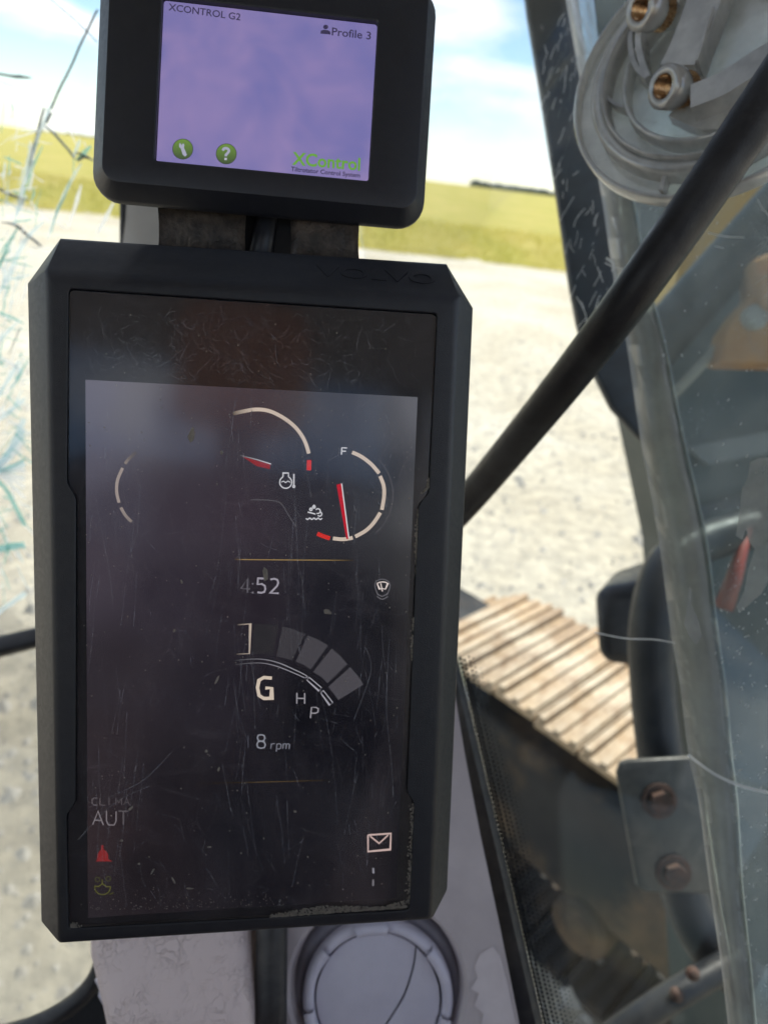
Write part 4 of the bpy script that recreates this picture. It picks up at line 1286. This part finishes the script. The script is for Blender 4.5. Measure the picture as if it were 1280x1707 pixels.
# stroke lettering
GL = {
 '1': [[(.1, .2), (.5, 0), (.5, 1)]], '4': [[(.75, 1), (.75, 0), (.05, .72), (1, .72)]], '5': [[(.95, 0), (.12, 0), (.08, .42), (.55, .38), (.9, .5), (.97, .72), (.85, .93), (.5, 1), (.05, .97)]],
 '2': [[(.05, .06), (.5, 0), (.85, .08), (.93, .28), (.8, .5), (.05, 1), (1, 1)]], '8': [[(.5, 0), (.18, .05), (.08, .24), (.2, .43), (.5, .48), (.8, .43), (.92, .24), (.82, .05), (.5, 0)], [(.5, .48), (.15, .54), (.03, .74), (.15, .95), (.5, 1), (.85, .95), (.97, .74), (.85, .54), (.5, .48)]],
 'G': [[(1, .02), (.45, 0), (.12, .14), (.02, .5), (.12, .86), (.45, 1), (.98, .98), (.98, .5), (.55, .5)]], 'H': [[(0, 0), (0, 1)], [(1, 0), (1, 1)], [(0, .5), (1, .5)]], 'P': [[(0, 1), (0, 0), (.65, 0), (1, .12), (1, .42), (.65, .54), (0, .54)]],
 'F': [[(0, 1), (0, 0), (1, 0)], [(0, .48), (.85, .48)]], 'A': [[(0, 1), (.5, 0), (1, 1)], [(.2, .66), (.8, .66)]], 'U': [[(0, 0), (0, .7), (.2, 1), (.8, 1), (1, .7), (1, 0)]], 'T': [[(0, 0), (1, 0)], [(.5, 0), (.5, 1)]],
 'C': [[(1, .02), (.4, 0), (0, .2), (0, .8), (.4, 1), (1, .98)]], 'L': [[(0, 0), (0, 1), (1, 1)]], 'I': [[(.5, 0), (.5, 1)]], 'M': [[(0, 1), (0, 0), (.5, .7), (1, 0), (1, 1)]],
 'r': [[(0, 1), (0, 0)], [(0, .25), (.4, .02), (1, 0)]], 'p': [[(0, 1.5), (0, 0)], [(0, .12), (.6, 0), (1, .2), (1, .8), (.6, 1), (0, .92)]], 'm': [[(0, 1), (0, 0)], [(0, .15), (.3, 0), (.5, .15), (.5, 1)], [(.5, .15), (.8, 0), (1, .15), (1, 1)]], ':': [[(.5, .25), (.5, .36)], [(.5, .88), (.5, 1)]],
}
def lettering(items):
    """items: char, x0, x1, y0, y1, width, colour, slant"""
    st = []
    for ch_, x0, x1, y0, y1, wd, c, sl in items:
        for g in GL[ch_]:
            st.append(([(x0 + (x1 - x0) * a + sl * (y1 - y0) * (b - .5), y0 + (y1 - y0) * b + (x1 - x0) * a * 0.03) for a, b in g], wd, c))
    return gfx('lettering', st)
lettering([('F', 569.5, 578, 746.5, 758, 2.0, WHITE, -.06)])
CK = srgb(196, 190, 200)
lettering([('4', 401, 417, 964, 988, 2.6, scl(CK, .24), 0), (':', 419, 424, 966, 989, 2.8, scl(CK, .4), 0), ('5', 428.5, 443, 964, 988, 3.2, scl(CK, .72), 0), ('2', 450, 465, 964.5, 988.5, 3.2, scl(CK, .75), 0)])
lettering([('G', 429, 453.5, 1129, 1164, 5.6, srgb(232, 214, 192), 0)])
lettering([('H', 495, 508, 1155, 1173, 2.1, srgb(168, 164, 168), 0), ('P', 518.5, 530, 1179, 1197, 2.1, srgb(168, 164, 168), -.1)])
lettering([('I', 411, 417, 1226, 1247, 1.6, srgb(74, 76, 84), 0), ('8', 428, 443, 1224.5, 1247, 2.4, srgb(150, 152, 160), 0), ('r', 452, 458, 1239.5, 1248.5, 1.8, srgb(128, 130, 138), -.1), ('p', 461.5, 468.5, 1239.5, 1248.5, 1.8, srgb(128, 130, 138), -.1), ('m', 472, 482.5, 1239.5, 1248.5, 1.8, srgb(128, 130, 138), -.1)])
d1, d2 = srgb(112, 104, 106), srgb(140, 132, 134)
lettering([(c_, 154 + 13.2 * i, 154 + 13.2 * i + (9.6 if c_ != 'I' else 4), 1330, 1342, 1.3, scl(d1, 1 - i * .1), 0) for i, c_ in enumerate('CLIMA')])
lettering([('A', 155, 173, 1352, 1375, 2.0, d2, 0), ('U', 178, 194, 1352, 1375, 2.0, scl(d2, .9), 0), ('T', 198, 214, 1352, 1375, 2.0, scl(d2, .5), 0)])

# hairline scratches, specks and caked grit on the cover glass
v, f = [], []
GZ = 0.00015 - 0.0006
def inside(x, y):
    return 130 < x < (712 if y < 800 else 690 - (y - 800) * 0.025) and 500 + (x - 130) * 0.06 < y < 1515
def scratch(x, y, a, l, wd, cv):
    n_ = 5
    pts = []
    for i in range(n_):
        pts.append((x, y))
        x += math.cos(a) * l / n_
        y += math.sin(a) * l / n_
        a += rnd.gauss(0, cv)
    pts = [p for p in pts if inside(*p)]
    if len(pts) > 1:
        ribbon(DP, pts, wd, GZ, v, f)
for k in range(620):        # fine wipe marks, thicker in some patches
    x_, y_ = rnd.uniform(130, 710), rnd.uniform(500, 1500)
    if noise.noise(Vector((x_ * 0.008, y_ * 0.006, 2))) + rnd.uniform(-.3, .3) < 0.0:
        continue
    scratch(x_, y_, rnd.gauss(1.35, 0.8), rnd.uniform(5, 60), rnd.uniform(0.2, 0.55), 0.22)
for cx_, sx_, n_ in ((215, 14, 26), (392, 14, 34), (410, 5, 14), (478, 16, 26), (640, 10, 20), (545, 40, 24), (165, 8, 22), (600, 6, 12)):
    for k in range(n_):
        scratch(rnd.gauss(cx_, sx_), rnd.uniform(620, 1420), rnd.gauss(1.58, 0.12), rnd.uniform(20, 170), rnd.uniform(0.25, 0.7), 0.05)
for k in range(520):        # crazed marks along the top band
    scratch(rnd.uniform(140, 640), rnd.uniform(520, 640), rnd.uniform(-0.9, 1.6), rnd.uniform(6, 26), rnd.uniform(0.22, 0.45), 0.35)
for pts in ([(440, 470), (436, 560), (430, 640)], [(180, 1330), (240, 1300), (285, 1255)], [(610, 1080), (618, 1120), (590, 1200)], [(130, 1400), (190, 1340), (250, 1310)]):
    ribbon(DP, spline([p for p in pts], 6), 0.9, GZ, v, f) if pts[0][1] > 500 else None
kind(mesh_obj('hairlines', v, f, M['scratch'], cov), 'stuff')
v, f = [], []
def blob(x, y, rx, ry, h, a=0.0, n_=9):
    c = DP.at(x, y, GZ + h)
    b = len(v)
    for i in range(n_):
        t_ = 2 * math.pi * i / n_
        q = rnd.uniform(.75, 1.2)
        dx, dy = rx * q * math.cos(t_), ry * q * math.sin(t_)
        v.append(DP.at(x + dx * math.cos(a) - dy * math.sin(a), y + dx * math.sin(a) + dy * math.cos(a), GZ))
    v.append(c)
    for i in range(n_):
        f.append((b + i, b + (i + 1) % n_, b + n_))
for x, y, rx, ry, a in ((320, 724, 5.5, 12, .2), (443, 957, 4.5, 12, 0), (546, 1020, 7, 4, .2), (370, 754, 2.6, 4, 0), (362, 807, 1.6, 2.4, 0), (362, 1133, 2, 8, .5), (291, 1051, 2.4, 3, 0), (303, 970, 1.6, 4, -.3), (365, 1282, 2, 4, .3), (344, 1252, 2.5, 3, .4), (492, 1353, 3, 2, 0), (218, 1348, 2, 5, .8), (255, 1452, 1.6, 6, .5), (290, 1468, 1.6, 7, -.4), (317, 1481, 6, 1.6, 0), (203, 1401, 3, 2, 0), (232, 1440, 2, 2, 0), (349, 1412, 4, 1.4, 0)):
    blob(x, y, rx, ry, 0.0004, a)
for k in range(330):
    x, y = rnd.uniform(140, 690), rnd.uniform(520, 1510)
    if inside(x, y):
        r = rnd.uniform(0.45, 1.15)
        blob(x, y, r, r * rnd.uniform(.8, 1.6), 0.0001, 0, 5)
for k in range(130):
    x = rnd.uniform(135, 480)
    blob(x, 1506 - (x - 140) * 0.02 + abs(rnd.gauss(0, 11)) * -1 + 12, rnd.uniform(.5, 1.1), rnd.uniform(.5, 1.2), 0.00015, 0, 5)
gr = mesh_obj('specks', v, f, M['grit'], cov)
kind(gr, 'stuff')
v, f = [], []
for k in range(1500):       # caked grit along bottom right corner, side ledges
    q = rnd.random()
    if q < 0.62:
        x = 450 + 228 * rnd.random() ** 0.8
        hgt = 4 + 9 * max(0, 1 - abs(x - 540) / 90) + 10 * max(0, (x - 640) / 40)
        y = 1530 - (x - 450) * 0.072 - rnd.random() ** 1.6 * hgt - 1
    elif q < 0.74:
        y = rnd.uniform(1340, 1510)
        x = 689.5 - (y - 1345) * 0.042 - abs(rnd.gauss(0, 3))
    elif q < 0.86:
        y = rnd.choice((rnd.uniform(850, 960), rnd.uniform(1030, 1100), rnd.uniform(880, 930)))
        x = 697.5 - (y - 846) * 0.0405 - abs(rnd.gauss(0, 1.6))
    elif q < 0.90:
        y = rnd.uniform(796, 822)
        x = 715 - (y - 812) * (1 if y > 812 else 0) - abs(rnd.gauss(0, 1.5))
    else:
        y = 1546 - abs(rnd.gauss(0, 3))
        x = 119 + abs(rnd.gauss(0, 5))
    r = rnd.uniform(0.8, 2.2)
    blob(x, y, r, r, 0.0004, 0, 5)
kind(mesh_obj('caked_grit', v, f, M['grit'], cov), 'stuff')

# text helper with the built-in font
def text_mesh(s, bold=0.0, extrude=0.0):
    cu = bpy.data.curves.new('t', 'FONT')
    cu.body = s
    cu.size = 1.0
    cu.offset = bold
    cu.extrude = extrude
    cu.resolution_u = 3
    ob = bpy.data.objects.new('t', cu)
    COL.objects.link(ob)
    dg = bpy.context.evaluated_depsgraph_get()
    me = bpy.data.meshes.new_from_object(ob.evaluated_get(dg))
    bpy.data.objects.remove(ob)
    vs = [vv.co.copy() for vv in me.vertices]
    fs = [tuple(p.vertices) for p in me.polygons]
    bpy.data.meshes.remove(me)
    return vs, fs
def text_on(name, s, pl, p0, p1, hpx, col, m_, parent, lift, bold=0.0, cap=0.72, cols=True):
    vs, fs = text_mesh(s, bold)
    x0, x1 = min(q.x for q in vs), max(q.x for q in vs)
    a, b = pl.at(*p0, lift), pl.at(*p1, lift)
    ex = (b - a)
    ey = -(pl.ey - ex.normalized() * pl.ey.dot(ex.normalized())).normalized()
    k = hpx * (a - CAM).dot(F) / FPX / cap
    out_ = [a + ex * ((q.x - x0) / (x1 - x0)) + ey * q.y * k for q in vs]
    return mesh_obj(name, out_, fs, m_, parent, cols=[col] * len(out_) if cols else None)

# raised maker's name on the sloping top of the housing
tA, tB = DP.loc(0.02, -0.0012, -0.0026), DP.loc(0.02, -0.0150, -0.0135)
TPn = Plane(tA, DP.ex, (tA - tB))
vs, fs = text_mesh('VOLVO', 0.012, 0.02)
x0, x1 = min(q.x for q in vs), max(q.x for q in vs)
pA, pB = TPn.at(527, 459, 0.0), TPn.at(727, 474, 0.0)
ex_ = pB - pA
out_ = [pA + ex_ * ((q.x - x0) / (x1 - x0)) - TPn.ey * (q.y * 0.0095) + TPn.n * (0.0003 if q.z > 0 else -0.0004) for q in vs]
mesh_obj('lettering', out_, fs, M['housing'], mon)

# ------------------------------------------------------------------ small control screen on top
o_, a_, b_ = frame_from((-0.0962, -0.22389, 0.31368), (0.99485, 0.05703, 0.08385), (-0.04665, 0.99804, 0.04163))
XP = Plane(o_, a_, b_)
XW, XH = 0.094, 0.0701
xm = thing('control_screen', 'small black control screen with violet display above the machine display', 'display', XP.loc(XW / 2, XH + 0.016, -0.01))
def rrect(u0_, v0_, u1_, v1_, r, wz, seg=6):
    pts = []
    for cx_, cy_, a0 in ((u1_ - r, v0_ + r, -90), (u1_ - r, v1_ - r, 0), (u0_ + r, v1_ - r, 90), (u0_ + r, v0_ + r, 180)):
        for i in range(seg + 1):
            a = rad(a0 + 90 * i / seg)
            pts.append(XP.loc(cx_ + r * math.cos(a), cy_ + r * math.sin(a), wz))
    return pts
FW = 0.0016
loops = [rrect(-0.0215, -0.0170, XW + 0.0213, XH + 0.0098, 0.0065, FW), rrect(-0.0222, -0.0176, XW + 0.0219, XH + 0.0105, 0.0071, FW - 0.0003),
         rrect(-0.0282, -0.0220, XW + 0.0262, XH + 0.0157, 0.0120, FW - 0.0080), rrect(-0.0288, -0.0225, XW + 0.0266, XH + 0.0162, 0.0124, FW - 0.0092), rrect(-0.0288, -0.0225, XW + 0.0266, XH + 0.0162, 0.0124, FW - 0.0115),
         rrect(-0.0270, -0.0205, XW + 0.0248, XH + 0.0140, 0.0110, FW - 0.0150), rrect(-0.020, -0.014, XW + 0.018, XH + 0.008, 0.008, FW - 0.030)]
bm = bmesh.new()
rings = [[bm.verts.new(p) for p in lp] for lp in loops]
m_ = len(rings[0])
for a, b in zip(rings, rings[1:]):
    for k in range(m_):
        bm.faces.new((a[k], a[(k + 1) % m_], b[(k + 1) % m_], b[k]))
bm.faces.new(list(reversed(rings[-1])))
hl = [bm.verts.new(p) for p in rrect(-0.0006, -0.0006, XW + 0.0006, XH + 0.0006, 0.0018, FW)]
es = [bm.edges.new((hl[i], hl[(i + 1) % m_])) for i in range(m_)] + [e for e in bm.edges if e.verts[0] in rings[0] and e.verts[1] in rings[0]]
bmesh.ops.triangle_fill(bm, edges=es, use_beauty=True, use_dissolve=False)
hl2 = [bm.verts.new(p) for p in rrect(0.0, 0.0, XW, XH, 0.0014, FW - 0.0004)]
hl3 = [bm.verts.new(p) for p in rrect(0.0, 0.0, XW, XH, 0.0014, FW - 0.0040)]
for i in range(m_):
    j = (i + 1) % m_
    bm.faces.new((hl[j], hl[i], hl2[i], hl2[j]))
    bm.faces.new((hl2[j], hl2[i], hl3[i], hl3[j]))
bm.faces.new(hl3)
fin(bm, 'housing', M['xhousing'], xm, autosmooth=0.5)
def violet_material():
    m, t, o = mat('violet_screen')
    v = coords(t)
    a = nse(t, v, 34, 3, 0.5, 0.4)
    c = ramp(t, a, 0.34, 0.68, (*srgb(136, 132, 196), 1), (*srgb(172, 152, 206), 1))
    wv_ = N(t, 'TexWave', Scale=420.0, Distortion=2.5)
    wv_.inputs['Detail Scale'].default_value = 2
    t.links.new(coords(t, (1, 1, 1), (0.2, 0.9, 0.4)), wv_.inputs['Vector'])
    k = ramp(t, wv_.outputs['Fac'], 0.0, 1.0, (0.93, 0.93, 0.95, 1), (1.03, 1.02, 1.03, 1))
    mm = N(t, 'MixRGB', blend_type='MULTIPLY')
    mm.inputs[0].default_value = 1
    t.links.new(c, mm.inputs[1])
    t.links.new(k, mm.inputs[2])
    e = N(t, 'Emission', Strength=0.315)
    t.links.new(mm.outputs[0], e.inputs[0])
    t.links.new(e.outputs[0], o.inputs[0])
    return m
M['violet'] = violet_material()
M['xcover'] = glass('dusty_screen_cover', (0.97, 0.97, 0.97), 0.03, 40, (0.6, 0.56, 0.6), refl=1.0, speck=0.45, rough=0.22, base=0.01)
pts = rrect(0.0002, 0.0002, XW - 0.0002, XH - 0.0002, 0.0013, -0.0012)
vpan = mesh_obj('violet_panel', pts, [tuple(range(len(pts)))], M['violet'], xm)
XL = -0.0011
M['scrflat'] = emit_attr('screen_print', 0.37)
DKT, GRN = srgb(58, 52, 84), srgb(110, 170, 64)
text_on('lettering', 'XCONTROL G2', XP, (281, 17), (401, 34), 11.5, DKT, M['scrflat'], vpan, XL, 0.012)
text_on('lettering', 'Profile 3', XP, (553, 58.5), (618, 66), 13, DKT, M['scrflat'], vpan, XL, 0.012)
text_on('lettering', 'XControl', XP, (487, 274), (600, 284), 21, GRN, M['scrflat'], vpan, XL, 0.022)
text_on('lettering', 'Tiltrotator Control System', XP, (485, 285), (600, 296), 7.5, srgb(46, 42, 66), M['scrflat'], vpan, XL, 0.014)
def xpoly(name, pts, col, lift=XL):
    return mesh_obj(name, [XP.at(x, y, lift) for x, y in pts], [tuple(range(len(pts)))], M['scrflat'], vpan, cols=[col] * len(pts) if not isinstance(col, list) else col)
xpoly('profile_icon', circ(543, 45, 4.2, 0, 345, 16, 0.9), DKT)
xpoly('profile_icon', [(534, 56), (535, 51), (540, 49.5), (547, 50.5), (551, 53), (551, 57.5)], DKT)
for cx_, cy_ in ((305, 248.5), (377.5, 256.5)):
    cpts = circ(cx_, cy_, 16.4, 0, 350, 35)
    xpoly('round_icon', circ(cx_, cy_, 17.4, 0, 350, 35), srgb(62, 70, 58))
    g1, g2 = srgb(116, 152, 70), srgb(70, 86, 62)
    xpoly('round_icon', cpts, [tuple(g1[i] + (g2[i] - g1[i]) * (0.5 + (y - cy_) / 34) for i in range(3)) for x, y in cpts], XL + 0.0001)
xpoly('symbol', [(299, 240), (301, 238), (303, 242), (306, 238.5), (308, 242), (307, 246), (312, 258), (309, 261), (305, 258), (302, 248), (299, 245)], srgb(176, 178, 200), XL + 0.0002)
v, f, c = [], [], []
ribbon(XP, spline([(371.5, 251), (374, 247.5), (379, 247.5), (382, 251), (379.5, 255.5), (377, 258), (376.8, 260.5)], 3), 4.2, XL + 0.0002, v, f, c, srgb(172, 174, 196))
ribbon(XP, [(376.5, 263), (376.4, 267)], 4.2, XL + 0.0002, v, f, c, srgb(190, 190, 208))
mesh_obj('symbol', v, f, M['scrflat'], vpan, cols=c)
pts = rrect(0.0002, 0.0002, XW - 0.0002, XH - 0.0002, 0.0013, -0.0005)
mesh_obj('screen_cover', pts, [tuple(range(len(pts)))], M['xcover'], xm)

# ------------------------------------------------------------------ mounting bracket between the two displays
mb = thing('mounting_bracket', 'dark worn metal straps joining the small screen to the large display', 'bracket', P(430, 420, 0.335))
def strap(x0, x1, y0t, y1t, y0b, y1b, d):
    bm = bmesh.new()
    rows = []
    for j in range(9):
        s = j / 8
        row = []
        for i in range(9):
            q = i / 8
            x = x0 + (x1 - x0) * q
            y = (y0t + (y1t - y0t) * q) * (1 - s) + (y0b + (y1b - y0b) * q) * s
            curl = 3.5 * math.sin(s * math.pi) * (1 if i == 0 else (-1 if i == 8 else 0))
            dep = d + 0.006 * (s - 0.35) ** 2 * 4 - 0.004 * math.sin(q * math.pi) - (0.004 if i in (0, 8) else 0)
            row.append(bm.verts.new(P(x + curl, y, dep)))
        rows.append(row)
    for a, b in zip(rows, rows[1:]):
        for k in range(8):
            bm.faces.new((a[k], a[k + 1], b[k + 1], b[k]))
    bmesh.ops.solidify(bm, geom=bm.faces[:], thickness=0.002)
    return fin(bm, 'strap', M['strap'], mb, smooth=True)
strap(262, 412, 330, 343, 440, 452, 0.338)
strap(482, 601, 340, 350, 452, 462, 0.338)
fin(tube([P(x, y, 0.345) for x, y in ((446, 320), (447, 360), (440, 395), (430, 450))], [0.0035, 0.0048, 0.0055, 0.006], seg=14), 'post', M['xhousing'], mb, smooth=True)
fin(tube([P(x, y, 0.350) for x, y in ((470, 320), (471, 380), (468, 460))], [0.0032, 0.0032, 0.0032], seg=12), 'post', M['strap'], mb, smooth=True)
# hidden mount that carries both displays on the pillar
bm = bmesh.new()
c = P(420, 520, 0.40)
box(bm, c, R, U, F, 0.03, 0.06, 0.055)
box(bm, P(430, 300, 0.40), R, U, F, 0.025, 0.06, 0.05)
fin(bm, 'mount_block', M['black'], mb)
